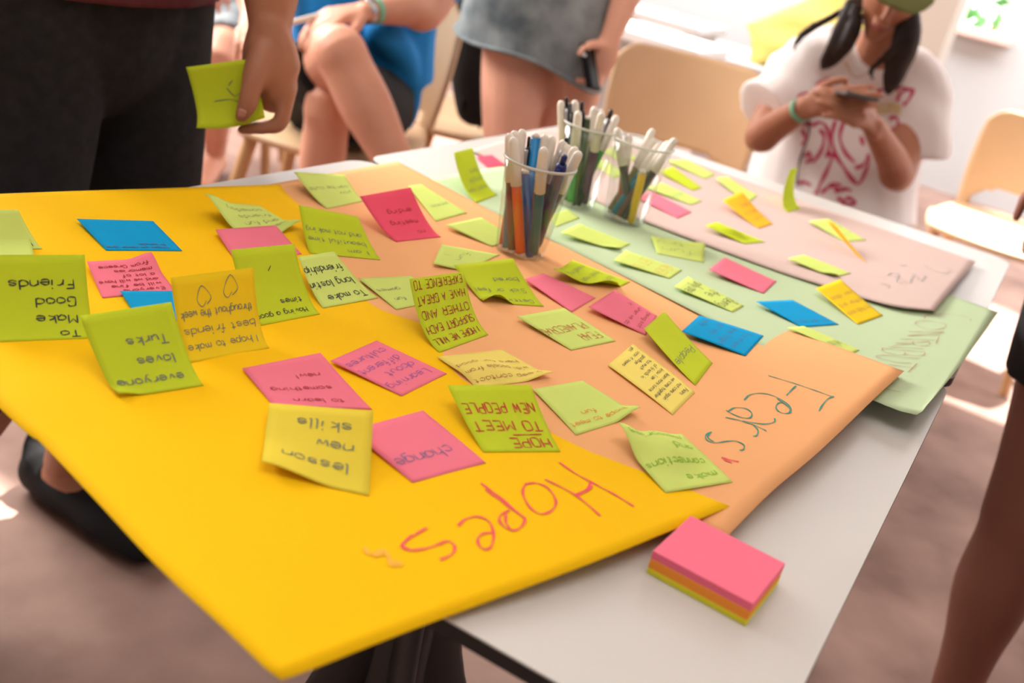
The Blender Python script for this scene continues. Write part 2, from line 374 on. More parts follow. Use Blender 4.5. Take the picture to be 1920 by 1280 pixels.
# ------------------------------------------------------------------ tables
TZ = .74
TC = tp(1105, 226, TZ)
def slab_round(c0, la, lb, z0, z1, r):
    pts = []
    for cx, cy, a0 in ((r, r, 180), (la - r, r, 270), (la - r, lb - r, 0), (r, lb - r, 90)):
        for k in range(7):
            t = math.radians(a0 + 15 * k); pts.append((cx + r * math.cos(t), cy + r * math.sin(t)))
    n = len(pts); v = [c0 + E1 * x + E2 * y + Z3 * (z - c0.z) for z in (z0, z1) for x, y in pts]
    f = [tuple(range(n)), tuple(range(2 * n - 1, n - 1, -1))] + [(i, i + n, (i + 1) % n + n, (i + 1) % n) for i in range(n)]
    return v, f
for k, lab in enumerate(('far white-topped table carrying the pink and green posters', 'near white-topped table with black edge under the yellow poster')):
    c0 = TC + E2 * (.7475 * k + .001); ctr = c0 + E1 * .41 + E2 * .373
    t = empty('table', V((ctr.x, ctr.y, 0)), lab, 'table', None)
    tt_ = mk('tabletop', *slab_round(c0, .82, .745, TZ - .0012, TZ, .035), M_white, t, False)
    mk('edge_band', *slab_round(c0, .82, .745, TZ - .0115, TZ - .0012, .035), M_edge, tt_, False)
    mk('support_frame', *box_vf(V((ctr.x, ctr.y, TZ - .027)), (.5, .45, .03), (E1, BK, Z3), .004), M_leg, t, False)
    mk('column', *tube([(V((ctr.x, ctr.y, .10)), .05, .035), (V((ctr.x, ctr.y, .35)), .04, .028), (V((ctr.x, ctr.y, TZ - .05)), .04, .028)], 18, 4, flat=E1, cap=False), M_leg, t)
    for q in range(4):
        ang = TH + math.radians(45 + 90 * q); d = V((math.cos(ang), math.sin(ang), 0))
        mk('leg', *tube([(V((ctr.x, ctr.y, .46)) + d * .03, .013, .028), (V((ctr.x, ctr.y, .30)) + d * .055, .013, .035), (V((ctr.x, ctr.y, .12)) + d * .15, .013, .034), (V((ctr.x, ctr.y, .02)) + d * .36, .013, .018)], 12, 5, flat=V((-d.y, d.x, 0))), M_leg, t)

# ------------------------------------------------------------------ posters
def polyw(pts):
    """boundary given as (pixel x, pixel y, height)"""
    return [tp(*p) for p in pts]
def resample(P, n):
    S = [V(q) for q in cr([tuple(p) for p in P], 8)] if len(P) > 2 else [V(P[0]), V(P[1])]
    L = [0]
    for a, b in zip(S, S[1:]): L.append(L[-1] + (b - a).length)
    out = []; j = 0
    for k in range(n + 1):
        t = L[-1] * k / n
        while j < len(L) - 2 and L[j + 1] < t: j += 1
        u = (t - L[j]) / max(1e-9, L[j + 1] - L[j]); out.append(S[j].lerp(S[j + 1], min(1, u)))
    return out
def coons(b, t, l, r, n=40, m=40):
    b, t, l, r = resample(b, n), resample(t, n), resample(l, m), resample(r, m); G = []
    for j in range(m + 1):
        y = j / m; row = []
        for i in range(n + 1):
            x = i / n
            row.append(b[i] * (1 - y) + t[i] * y + l[j] * (1 - x) + r[j] * x - (b[0] * (1 - x) * (1 - y) + b[-1] * x * (1 - y) + t[0] * (1 - x) * y + t[-1] * x * y))
        G.append(row)
    return G
SURF = {}
def poster(key, G, label, mod=None):
    if mod:
        for j, row in enumerate(G):
            for i, p in enumerate(row): p.z += mod(i / (len(row) - 1), j / (len(G) - 1))
    v, f = sheet_vf(G, .0005)
    o = mk('poster', v, f, M_poster[key], None); tag(o, label, 'poster')
    SURF[key] = bvh_of(o); return o
zy = .7452
yA, yB, yD = tp(1452, 915, .7525), tp(525, 345, zy), tp(527, 1274, .737)
bdir = (tp(0, 363, zy) - yB); ddir = (tp(0, 765, .741) - yD)
# far left corner: where the two edges meet
den = bdir.x * ddir.y - bdir.y * ddir.x; tt = ((yD.x - yB.x) * ddir.y - (yD.y - yB.y) * ddir.x) / den
yC = yB + bdir * tt; yC.z = .742
edgeDC = polyw([(527, 1274, .737), (500, 1254, .737), (422, 1179, .738), (295, 1061, .739), (169, 926, .740), (67, 820, .741), (0, 765, .741)]) + [yC]
edgeDA = polyw([(527, 1274, .737), (580, 1256, .738), (700, 1208, .742), (860, 1147, .7465), (1100, 1058, .753), (1280, 985, .7545), (1452, 915, .7525)])
edgeCB = [yC, tp(0, 363, zy), tp(390, 350, zy), yB]
edgeAB = polyw([(1452, 915, .7525), (1200, 767, .746), (1000, 650, zy), (714, 487, zy), (560, 382, zy)]) + [yB]
# grid: bottom D->A, top C->B, left D->C, right A->B
P_yellow = poster('yellow', coons(edgeDA, edgeCB, edgeDC, edgeAB, 48, 60), 'bright yellow poster titled Hopes hanging over the near table corner',
                  lambda x, y: .0016 * math.exp(-((y - .45) / .05) ** 2) * math.sin(x * 9 + 1) ** 2 if 0 < x < 1 and 0 < y < 1 else 0)
zp = .7431
pA = tp(1695, 695, .766); pB = tp(745, 302, zp); pN = tp(1370, 998, .752)
pD = pN + (pN - pA) * .02; pD.z = .750
pC = pB + (tp(480, 350, zp) - pB).normalized() * (.455); pC.z = zp
# left edge of the peach sheet stays under the yellow one
edgeDA = [pD, pN] + polyw([(1449, 919, .757), (1539, 843, .762), (1640, 746, .766)]) + [pA]
edgeAB = polyw([(1695, 695, .766), (1500, 625, .753), (1367, 585, .746), (1187, 506, zp), (1026, 448, zp)]) + [pB]
P_peach = poster('peach', coons(edgeDA, [pC, pB], [pD, pC], edgeAB, 40, 50), 'peach orange poster titled Fears lying between yellow and pale green')
zg = .7416
gA, gD, gC = tp(1872, 585, .752), tp(1735, 762, .762), tp(796, 336, zg)
gB = gC + (gA - gD) * .9 ; gB.z = zg
edgeDA = polyw([(1735, 762, .762), (1800, 685, .756), (1872, 585, .752)])
P_green = poster('green', coons(edgeDA, [gC, gB], [gD, tp(1638, 750, .760), gC * .55 + gD * .45 - Z3 * .006, gC], [gA, gA * .6 + gB * .4 - Z3 * .004, gB], 30, 50), 'pale green poster with thin red capitals under the pens')
zk = .7428
kA, kD = tp(1830, 490, .748), tp(1752, 582, .757); kC = tp(880, 281, zk); kB = tp(955, 259, zk)
edgeDC = [kD] + polyw([(1684, 575, .756), (1617, 558, .753), (1545, 535, .751), (1440, 501, .748), (1203, 413, .7445), (1102, 371, zk)]) + [kC]
kB = kC + (tp(947, 262, zk) - kC).normalized() * .30
edgeAB = [kA] + polyw([(1640, 424, .745), (1389, 336, zk), (1180, 264, zk)]) + [kB]
P_pink = poster('pink', coons([kD, kA], [kC, kB], edgeDC, edgeAB, 30, 60), 'pale pink poster along the far table edge')

def S3(x0, y0, sc, pts): return [(x0 + a / sc, y0 + b / sc) for a, b in pts]
h = lambda *p: S3(620, 840, 3, p)
trace('letter', [h((1285, 82), (1370, 140), (1460, 190), (1600, 265), (1705, 330)), h((1205, 178), (1290, 218), (1370, 262), (1440, 315), (1515, 382)), h((1462, 195), (1440, 232), (1375, 265)), h((1470, 215), (1440, 245), (1385, 268)),
    h((1150, 197), (1100, 205), (1080, 240), (1090, 285), (1125, 340), (1180, 372), (1235, 358), (1265, 320), (1258, 275), (1215, 222), (1150, 197), (1090, 205)),
    h((845, 200), (900, 240), (960, 285), (1030, 345), (1095, 400)), h((870, 235), (960, 300), (1060, 375)), h((1095, 400), (1075, 440), (1035, 464), (985, 450), (950, 415), (955, 380), (1005, 352)), h((985, 375), (985, 420), (1005, 450)),
    h((715, 440), (760, 400), (830, 388), (890, 415), (915, 480), (905, 550), (870, 572), (835, 550), (828, 510), (860, 482), (915, 478)),
    h((540, 450), (450, 505), (400, 550), (430, 575), (520, 570), (600, 545), (660, 525), (697, 555), (680, 600), (615, 630)), h((460, 490), (405, 545), (440, 570))], SURF['yellow'], .0021, M_ink['pinkred'], P_yellow, .0006, split=4)
trace('faint_scribble', [h((190, 560), (220, 600), (280, 580), (320, 595), (340, 660), (365, 640), (400, 662)), h((290, 575), (330, 620), (370, 670)), h((240, 610), (300, 590))], SURF['yellow'], .003, M_ink['palepink'], P_yellow, .0006)
h = lambda *p: S3(1000, 560, 2.783, p)
trace('letter', [h((1225, 402), (1400, 455), (1568, 515)), h((1568, 510), (1535, 525), (1505, 560), (1490, 588)), h((1370, 455), (1345, 480), (1320, 505)), h((1366, 458), (1336, 488)),
    h((1100, 530), (1130, 502), (1200, 495), (1270, 515), (1330, 555), (1345, 588), (1320, 600), (1285, 592), (1265, 568), (1280, 545), (1310, 545)), h((1270, 520), (1335, 570), (1335, 595)),
    h((1015, 590), (1050, 570), (1110, 575), (1140, 600), (1130, 622), (1090, 622), (1040, 603), (1005, 583)), h((1002, 620), (1100, 640), (1200, 655), (1255, 645), (1258, 625)), h((1090, 640), (1150, 660), (1215, 690)), h((1150, 660), (1172, 690), (1165, 715), (1145, 718)),
    h((930, 697), (900, 712), (905, 738), (950, 753), (1010, 745), (1060, 745), (1098, 765), (1095, 788), (1075, 792)), h((920, 703), (910, 725), (940, 748))], SURF['peach'], .0016, M_ink['teal'], P_peach, .0006, split=4)
trace('red_pen_mark', [[(1352, 858), (1366, 862), (1385, 866)], [(1356, 862), (1372, 868)]], SURF['peach'], .002, M_ink['pinkred'], P_peach)
h = lambda *p: S3(1600, 560, 6.4, p)
trace('letter', [h((850, 242), (868, 208), (950, 190), (1150, 190), (1330, 217), (1400, 245), (1405, 272)), h((755, 282), (742, 305), (800, 342), (920, 376), (1050, 366), (1108, 332), (1075, 300), (920, 272), (800, 270), (755, 282)),
    h((660, 398), (1090, 404)), h((1090, 404), (640, 446)), h((640, 446), (1040, 436)), h((560, 486), (1008, 502)), h((1026, 458), (990, 548)), h((500, 538), (905, 520)), h((905, 520), (914, 545), (880, 566), (770, 566), (720, 545), (712, 512)), h((712, 540), (470, 568)),
    h((420, 580), (840, 606)), h((345, 598), (830, 640)), h((345, 598), (352, 628), (420, 658), (560, 680), (620, 664), (600, 638)), h((620, 664), (730, 690), (830, 684), (860, 658), (835, 638)),
    h((790, 722), (560, 704), (380, 680), (272, 694), (330, 722), (500, 764), (700, 776)), h((420, 792), (700, 832)), h((762, 782), (655, 886)), h((520, 945), (548, 972)), h((412, 1018), (482, 1032)), h((380, 1084), (562, 1126))], SURF['green'], .0009, M_ink['brownred'], P_green, .0008, split=3)
h = lambda *p: S3(1060, 240, 2.37, p)
trace('letter', [h((1490, 612), (1520, 608)), h((1430, 655), (1450, 645), (1480, 650), (1470, 685), (1500, 690)), h((1460, 660), (1490, 672), (1520, 690)), h((1600, 612), (1620, 625), (1660, 640), (1700, 650)), h((1400, 690), (1440, 700), (1430, 712)),
    h((1530, 690), (1550, 650), (1580, 680), (1600, 655)), h((1690, 620), (1712, 632), (1690, 650))], SURF['pink'], .002, M_ink['faint'], P_pink, .0008, split=4)

# ------------------------------------------------------------------ sticky notes
def surf_z(keys, x, y):
    z = TZ
    for k in keys:
        h = SURF[k].ray_cast(V((x, y, 1.0)), V((0, 0, -1)))
        if h[0] is not None: z = max(z, h[0].z)
    return z
ALLP = ('yellow', 'peach', 'green', 'pink')
LIFTED = []
def note(label, px, color, group, L=None, curl=.4, base=.0006, text=None, ink='black', wd=.0009, edits=None, draw=None, tx=None, flat=False, lift=0):
    """px: near left, near right, far right, far left in the photograph; the near edge carries the glue"""
    NL, NR, FR, FL = px
    def on(p):
        z = TZ + .004
        for _ in range(4):
            q = tp(p[0], p[1], z); z = surf_z(ALLP, q.x, q.y) + base
        return tp(p[0], p[1], z)
    a, b = on(NL), on(NR)
    if L is None: L = (b - a).length
    def far(p, n):
        if flat:
            q = on(p); q = tp(p[0], p[1], q.z + lift); return q
        d = ray(*p).normalized(); oc = CAM - n; B = oc.dot(d); Cc = oc.length_squared - L * L; disc = B * B - Cc
        if disc <= 0: t = -B
        else:
            t = -B + math.sqrt(disc); q = CAM + d * t
            if q.z < surf_z(ALLP, q.x, q.y) + base + .0005:
                g = on(p)
                if (g - n).length > .6 * L: return tp(p[0], p[1], g.z + .0015)
                t = -B - math.sqrt(disc)
        q = CAM + d * t
        return q
    c, d = far(FR, b), far(FL, a)
    ctr = []
    for n, fpt in ((a, d), (b, c)):
        hd = V((fpt.x - n.x, fpt.y - n.y, 0)); ed = (b - a); ed.z = 0; ed.normalize()
        up_ = V((-ed.y, ed.x, 0))
        if up_.y < 0: up_ = -up_
        k = (fpt - n).length
        lean = (fpt.z - n.z) / max(k, 1e-6)
        hdir = (hd.normalized() if hd.length > .01 else up_) * (1 - lean * .5) + up_ * lean * .5
        ctr.append(n + hdir * (k * curl * .8) + V((0, 0, .0012)))
    def P(s, t):
        A_ = a * (1 - t) ** 2 + ctr[0] * 2 * t * (1 - t) + d * t * t
        B_ = b * (1 - t) ** 2 + ctr[1] * 2 * t * (1 - t) + c * t * t
        p = A_ * (1 - s) + B_ * s
        if edits:
            for es, et, dz, rad in edits:
                q = math.hypot(s - es, t - et) / rad
                if q < 1: p = p + Z3 * dz * (1 - q * q) ** 2
        return p
    NI, NJ = 12, 14
    G = [[P(i / NI, j / NJ) for i in range(NI + 1)] for j in range(NJ + 1)]
    v, f = sheet_vf(G, .00025)
    o = mk('sticky_note', v, f, M_note[color], None); tag(o, label, 'note', group)
    LIFTED.append(((a - b).length, (d - a).length, d.z - a.z))
    if text or draw:
        cl = [0]
        for j in range(40): cl.append(cl[-1] + (P(.5, (j + 1) / 40) - P(.5, j / 40)).length)
        def t_at(q):
            q *= cl[-1]
            for j in range(40):
                if cl[j + 1] >= q: return (j + (q - cl[j]) / max(1e-9, cl[j + 1] - cl[j])) / 40
            return 1
        mb = MB(); rn = random.Random(label)
        def put(st):
            # densify and map to the sheet
            q = [st[0]]
            for u, w_ in zip(st, st[1:]):
                k = max(1, int(math.hypot(w_[0] - u[0], w_[1] - u[1]) / .03)); q += [(u[0] + (w_[0] - u[0]) * j / k, u[1] + (w_[1] - u[1]) * j / k) for j in range(1, k + 1)]
            pts = []; nr = []
            for X, Y in q:
                s = 1 - X; t = Y
                if not (-.02 < s < 1.02 and -.02 < t < 1.02): continue
                s = min(.995, max(.005, s)); t = t_at(min(.995, max(.005, t)))
                p = P(s, t); n = (P(min(1, s + .02), t) - P(max(0, s - .02), t)).cross(P(s, min(1, t + .02)) - P(s, max(0, t - .02))); n.normalize()
                pts.append(p + n * .0005); nr.append(n)
            ribbon(mb, pts, nr, wd)
        tx = tx or {}
        hgt = tx.get('h', .11); lh = tx.get('lh', .19); x0 = tx.get('x', .08); y0 = tx.get('y', .12); sl = tx.get('slant', 0); ws = tx.get('ws', 1)
        for i, line in enumerate(text or []):
            sts, wdt = text_strokes(line, rn); k = hgt / 7
            kk = k * ws
            if wdt * kk > 1 - x0 - .03 and not tx.get('over'): kk = (1 - x0 - .03) / wdt
            xo = tx.get('xs', [0] * 9)[i] if 'xs' in tx else 0
            for s_ in sts: put([(x0 + xo + X * kk, y0 + i * lh + hgt - Y * k + X * kk * sl) for X, Y in s_])
        if mb.v: mb.build('handwriting', M_ink[ink], o, smooth=False)
        for s_ in (draw or []):
            mb = MB(); put([tuple(q) for q in cr([tuple(map(float, q)) for q in s_], 4)]); mb.build('pen_drawing', M_ink[ink], o, smooth=False)
    return o
GY, GP, GG, GK = 'sticky notes on the yellow poster', 'sticky notes on the peach poster', 'sticky notes on the green poster', 'sticky notes on the pink poster'
SQ = .073
# --- yellow poster, left part
note('pale lime note at the left frame edge above the Make Good Friends note', [(-25, 468), (79, 466), (34, 393), (-70, 393)], 'green', GY, text=['Have a'], ink='grey', tx=dict(h=.1, y=.1, x=.12))
note('pale lime note half hidden directly behind the Make Good Friends note', [(-32, 479), (64, 478), (56, 447), (-40, 446)], 'green', GY, base=.003, flat=True, lift=.002)
note('upright lime note reading to make good friends', [(-22, 641), (178, 633), (159, 477), (-45, 479)], 'lime', GY, L=SQ, text=['To', 'Make', 'Good', 'Friends'], tx=dict(h=.10, lh=.2, y=.03, x=.13, ws=1.0), wd=.0012)
note('upright lime note reading everyone loves Turks', [(222, 746), (382, 722), (321, 566), (149, 592)], 'lime', GY, L=SQ, text=['everyone', 'loves', 'Turks'], ink='grey', tx=dict(h=.10, lh=.23, y=.12, x=.16), wd=.0012, edits=[(0, 0, .004, .3)])
note('blue note lying flat near the back edge of the yellow poster', [(199, 469), (342, 470), (287, 414), (144, 410)], 'blue', GY, text=['I hope we never lose', 'friends'], ink='blueink', tx=dict(h=.06, lh=.1, y=.06, x=.14), flat=True, lift=.004)
note('pink note with six lines of small writing, left of the hearts note', [(192, 558), (330, 546), (283, 484), (163, 490)], 'pink', GY, text=['Everyone', 'will be fine', 'and we will have', 'a lot of', 'memories', 'from Greece'], ink='darkred', tx=dict(h=.075, lh=.135, y=.08, x=.12), edits=[(1, 1, .006, .4)])
note('blue note tucked under the pink note, left of the hearts note', [(262, 602), (360, 600), (323, 545), (225, 545)], 'blue', GY, flat=True, lift=.003)
note('golden yellow note with two drawn hearts', [(358, 679), (505, 652), (475, 501), (320, 520)], 'yellow', GY, L=SQ, text=['I hope to make', 'best friends', 'throughout the week'], ink='grey', tx=dict(h=.095, lh=.19, y=.13, x=.07),
     draw=[[(.30, .72), (.22, .80), (.30, .95), (.40, .78), (.36, .70), (.30, .76)], [(.62, .66), (.56, .74), (.66, .87), (.73, .72), (.68, .64), (.62, .70)]], wd=.0008)
note('upright lime note reading having a good times, behind the hearts note', [(487, 610), (600, 588), (552, 457), (433, 468)], 'lime', GY, L=SQ, text=['Having a good', 'times'], tx=dict(h=.08, lh=.16, y=.08, x=.14), draw=[[(.52, .70), (.46, .76)]], ink='black', wd=.0008)
note('pink note partly hidden behind the having a good times note', [(440, 486), (566, 476), (517, 422), (404, 430)], 'pink', GY, L=SQ * .9)
note('pale lime note with curling left corner at the back of the yellow poster', [(470, 452), (562, 430), (485, 385), (384, 376)], 'green', GY, text=['we meet', 'and fun', 'friends', 'someday'], ink='grey', tx=dict(h=.1, lh=.19, y=.15, x=.1), wd=.0006, edits=[(1, 0, .01, .5), (0, 1, .008, .5)], L=.078)
note('lime note about beautiful time on the seam of yellow and peach posters', [(581, 474), (714, 487), (671, 406), (560, 384)], 'lime', GY, L=SQ, text=['I am', 'beautiful time', 'and not making'], ink='grey', tx=dict(h=.1, lh=.2, y=.1, x=.1), wd=.0007)
note('pale lime note reading to make long lasting friendship', [(606, 577), (709, 558), (626, 471), (559, 481)], 'green', GY, text=['To make', 'long lasting', 'friendship'], tx=dict(h=.13, lh=.27, y=.10, x=.1, over=1, ws=.8), L=.072, wd=.0011)
note('pale lime note lying flat behind the I HOPE WE WILL note', [(743, 580), (812, 566), (772, 517), (671, 521)], 'green', GY, text=['      fun', '     games'], ink='grey', tx=dict(h=.1, lh=.3, y=.2, x=.1), wd=.0006, flat=True, lift=.003)
note('upright lime note reading I HOPE WE WILL SUPPORT EACH OTHER', [(824, 660), (916, 627), (870, 509), (768, 523)], 'lime', GY, L=.076, text=['I HOPE WE WILL', 'SUPPORT EACH', 'OTHER AND', 'HAVE A GREAT', 'EXPERIENCE TO'], ink='darkred', tx=dict(h=.105, lh=.19, y=.10, x=.07), wd=.0010, curl=.5)
note('salmon pink note reading to learn something new', [(512, 760), (698, 767), (601, 661), (454, 690)], 'pink', GY, text=['to learn', 'something', 'new!'], ink='darkred', tx=dict(h=.08, lh=.25, y=.1, x=.22), wd=.0007, L=.076)
note('pink note reading learning about different cultures, lying flat', [(753, 742), (838, 700), (706, 638), (619, 676)], 'pink', GY, text=['Learning', 'about', 'different', 'cultures'], ink='purple', tx=dict(h=.12, lh=.2, y=.12, x=.14), wd=.0007, flat=True, lift=.003)
note('pale cream note with a lifted corner behind the NEW PEOPLE note', [(895, 727), (1034, 709), (941, 655), (820, 668)], 'cream', GY, text=['keep contact', 'with people from', 'here for good'], ink='brownred', tx=dict(h=.09, lh=.22, y=.1, x=.08), wd=.0006, edits=[(1, 0, .006, .4), (.35, .5, .006, .5)], L=.075)
note('lime note reading HOPE TO MEET NEW PEOPLE in red capitals', [(907, 847), (1051, 846), (995, 721), (839, 722)], 'lime', GY, L=.076, text=['HOPE', 'TO MEET', 'NEW PEOPLE'], ink='red', tx=dict(h=.14, lh=.26, y=.07, x=.08, ws=.95), draw=[[(.13, .27), (.5, .26)]], wd=.0013)
note('pale lime note with orange writing right of the NEW PEOPLE note', [(1080, 815), (1196, 779), (1092, 713), (999, 729)], 'green', GY, text=['hope to meet', '     fun'], ink='orange', tx=dict(h=.09, lh=.17, y=.1, x=.1), wd=.0007, edits=[(1, 0, .008, .4)], L=.076)
note('wavy lime note reading make connections and memories', [(1248, 923), (1374, 903), (1278, 813), (1153, 816)], 'green', GY, text=['make', 'connections', 'and', 'memories'], ink='green', tx=dict(h=.11, lh=.235, y=.12, x=.1), wd=.0009, edits=[(0, 1, .012, .4), (.5, .72, .008, .5), (.6, .45, -.003, .4)], L=.076)
note('pink note reading change', [(774, 904), (911, 867), (793, 769), (656, 806)], 'pink', GY, text=['change'], ink='blueink', tx=dict(h=.16, lh=.2, y=.22, x=.2, ws=1.0), wd=.0008, flat=True, lift=.003)
note('olive yellow note reading lesson new skills', [(488, 884), (692, 929), (700, 770), (505, 755)], 'olive', GY, L=.078, text=['lesson', 'new', 'skills'], ink='grey', tx=dict(h=.12, lh=.25, y=.20, x=.2, ws=1.0, xs=[0, -.03, 0]), wd=.0012, edits=[(0, 0, .008, .7)], curl=.35)
# --- peach poster
note('pale lime note nearest the far left corner of the peach poster', [(613, 391), (680, 377), (646, 327), (551, 322)], 'green', GP, L=.078, text=['you', 'can be cute'], ink='grey', tx=dict(h=.1, lh=.2, y=.3, x=.1), wd=.0006)
note('hot pink upright note at the back of the peach poster', [(743, 453), (827, 444), (770, 351), (675, 368)], 'hotpink', GP, L=SQ, text=['no', 'meeting', 'ending'], ink='darkred', tx=dict(h=.09, lh=.22, y=.13, x=.2), wd=.0007)
note('pale lime note just right of the hot pink upright note', [(817, 415), (876, 399), (790, 345), (765, 348)], 'green', GP, text=['and more'], ink='grey', tx=dict(h=.09, y=.3, x=.1), wd=.0005, flat=True, lift=.004)
note('pale lime note lying left of the front cup of pens', [(923, 462), (968, 447), (902, 407), (835, 421)], 'green', GP, flat=True, lift=.005)
note('pale lime note touching the base of the front cup', [(872, 508), (937, 477), (828, 458), (812, 494)], 'green', GP, text=['fun', '  I'], ink='grey', tx=dict(h=.16, lh=.3, y=.4, x=.2), wd=.0005, flat=True, lift=.004)
note('lime note about getting sick, in front of the front cup', [(905, 567), (1020, 574), (962, 484), (851, 497)], 'lime', GP, text=['Getting', 'Sick or feel', 'bored'], ink='grey', tx=dict(h=.09, lh=.24, y=.06, x=.12), wd=.0007, edits=[(.22, 0, .010, .3)], L=.076)
note('pink note tucked under the lime getting sick note', [(1072, 585), (1117, 558), (1019, 512), (984, 523)], 'pink', GP, flat=True, lift=.004)
note('pink note left of the leaning olive note', [(1211, 628), (1232, 592), (1153, 543), (1103, 575)], 'pink', GP, text=['being sick', 'when we do', 'it'], ink='darkred', tx=dict(h=.09, lh=.2, y=.1, x=.1), wd=.0006, flat=True, lift=.006)
note('lime note with a curled near corner beside the pink note pair', [(1150, 543), (1182, 528), (1074, 487), (1035, 514)], 'lime', GP, text=['dont', 'feel not', 'meeting'], ink='grey', tx=dict(h=.12, lh=.25, y=.2, x=.1), wd=.0006, edits=[(0, .1, .010, .45), (0, 1, .006, .4)], flat=True, lift=.008)
note('pale lime note reading FEAR PLANECRASH in red', [(1071, 656), (1155, 639), (1058, 577), (969, 593)], 'green', GP, text=['FEAR', 'PLANECRASH'], ink='red', tx=dict(h=.17, lh=.27, y=.14, x=.12, over=1, ws=.62), wd=.0008, flat=True, lift=.005)
note('yellow note covered in dense small handwriting', [(1261, 777), (1303, 735), (1187, 644), (1140, 684)], 'cream', GP, L=.118, text=['Fears', 'not come again', 'we come together', 'learn more since', 'know I am', 'of friends is', 'too much', 'goodbye', 'soon it seems', 'yes'], ink='black', tx=dict(h=.055, lh=.095, y=.06, x=.12), wd=.0005)
note('olive lime note leaning up on the peach poster', [(1304, 722), (1336, 680), (1246, 583), (1208, 616)], 'lime', GP, L=.105, text=['People'], ink='grey', tx=dict(h=.12, y=.28, x=.15, ws=1.4), wd=.0008, curl=.55)
note('blue note lying near the Fears title', [(1398, 667), (1432, 629), (1311, 591), (1278, 621)], 'blue', GP, text=['To miss', 'the flight', 'on my', 'way'], ink='blueink', tx=dict(h=.12, lh=.2, y=.15, x=.12), wd=.0007, flat=True, lift=.006)
# --- green poster
note('lime narrow note standing up left of the front cup', [(894, 380), (933, 365), (886, 277), (851, 286)], 'lime', GG, L=.095, text=['meet new', 'people', 'here'], ink='grey', tx=dict(h=.11, lh=.17, y=.2, x=.1), wd=.0006, curl=.5)
note('lime note between the front cup and the single sparse cup', [(1155, 470), (1182, 457), (1087, 419), (1050, 436)], 'green', GG, flat=True, lift=.006, edits=[(0, 0, .004, .4)])
note('lime note with red writing on the green poster', [(1256, 522), (1279, 506), (1173, 469), (1150, 488)], 'green', GG, text=['NEVER', 'LET U'], ink='orange', tx=dict(h=.2, lh=.35, y=.12, x=.1), wd=.0007, flat=True, lift=.004)
note('pale lime note with a folded up end in front of the sparse cup', [(1232, 475), (1320, 492), (1318, 457), (1220, 442)], 'green', GG, text=['fun', ' try'], ink='grey', tx=dict(h=.25, lh=.4, y=.2, x=.2), wd=.0006, flat=True, lift=.004, edits=[(1, .7, .008, .4)])
note('lime note with dark writing below the red written note', [(1374, 585), (1395, 573), (1290, 518), (1264, 537)], 'green', GG, text=['Being', 'the', 'only one'], tx=dict(h=.2, lh=.28, y=.08, x=.1), wd=.0009, flat=True, lift=.004)
note('pink note lying alone in the middle of the green poster', [(1432, 550), (1456, 527), (1359, 482), (1329, 505)], 'pink', GG, flat=True, lift=.007)
note('blue note lying on the green poster', [(1503, 613), (1573, 608), (1486, 562), (1418, 565)], 'blue', GG, text=['to get more'], ink='blueink', tx=dict(h=.1, y=.12, x=.1), wd=.0006, flat=True, lift=.006)
note('lime note partly under the edge of the peach poster', [(1592, 664), (1612, 656), (1507, 611), (1476, 614)], 'green', GG, text=['feel lost'], ink='grey', tx=dict(h=.2, y=.2, x=.1), wd=.0006, flat=True, lift=.003)
note('yellow note leaning where the green and pink posters meet', [(1609, 608), (1656, 591), (1576, 523), (1530, 540)], 'yellow', GG, L=.094, text=['to help each', 'other and', 'new ideas'], ink='brownred', tx=dict(h=.1, lh=.2, y=.2, x=.1), wd=.0006)
note('lime note behind the base of the front cup on green', [(1042, 425), (1087, 408), (1064, 392), (1030, 404)], 'green', GG, flat=True, lift=.002)
# --- pink poster
note('pink note seen beside the sparse cup', [(1271, 409), (1297, 397), (1222, 359), (1190, 368)], 'pink', GK, flat=True, lift=.003)
note('lime note at the far edge behind the sparse cup, topmost of three', [(1322, 335), (1341, 327), (1288, 299), (1250, 301)], 'green', GK, flat=True, lift=.003)
note('lime note behind the sparse cup, middle of three', [(1299, 357), (1316, 352), (1262, 312), (1236, 321)], 'lime', GK, flat=True, lift=.004)
note('lime note behind the sparse cup, nearest of three', [(1296, 384), (1316, 377), (1241, 342), (1211, 352)], 'green', GK, flat=True, lift=.003, text=['we are'], ink='teal', tx=dict(h=.2, y=.3, x=.2), wd=.0006)
note('lime note seen through the left side of the sparse cup', [(1150, 334), (1172, 326), (1136, 300), (1112, 306)], 'green', GK, flat=True, lift=.003)
note('pale lime note at the far edge above the cup gap', [(1168, 306), (1196, 297), (1158, 274), (1130, 283)], 'green', GK, flat=True, lift=.003)
note('pale lime note hidden behind the orange slanting note', [(1402, 381), (1420, 366), (1364, 331), (1341, 333)], 'green', GK, flat=True, lift=.006)
note('golden orange note leaning back at the middle of the pink poster', [(1423, 428), (1450, 419), (1391, 358), (1354, 375)], 'orange', GK, L=.098, text=['it can', 'make us', 'happy'], ink='brownred', tx=dict(h=.1, lh=.2, y=.2, x=.1), wd=.0006)
note('lime note with a raised ridge in the middle of the pink poster', [(1397, 457), (1435, 453), (1345, 416), (1322, 422)], 'lime', GK, flat=True, lift=.008, edits=[(.5, .6, .006, .4)])
note('lime note standing bolt upright in front of the seated woman', [(1477, 398), (1502, 390), (1495, 314), (1482, 317)], 'lime', GK, L=.085, curl=.6)
note('lime note lying under the edge-on orange note', [(1583, 453), (1624, 450), (1554, 410), (1516, 414)], 'green', GK, text=['~~~', '~~'], ink='grey', tx=dict(h=.2, lh=.3, y=.2, x=.1), wd=.0006, flat=True, lift=.004)
note('orange note standing nearly edge-on on the pink poster', [(1606, 478), (1626, 493), (1563, 418), (1550, 413)], 'orange', GK, L=.1, curl=.3)
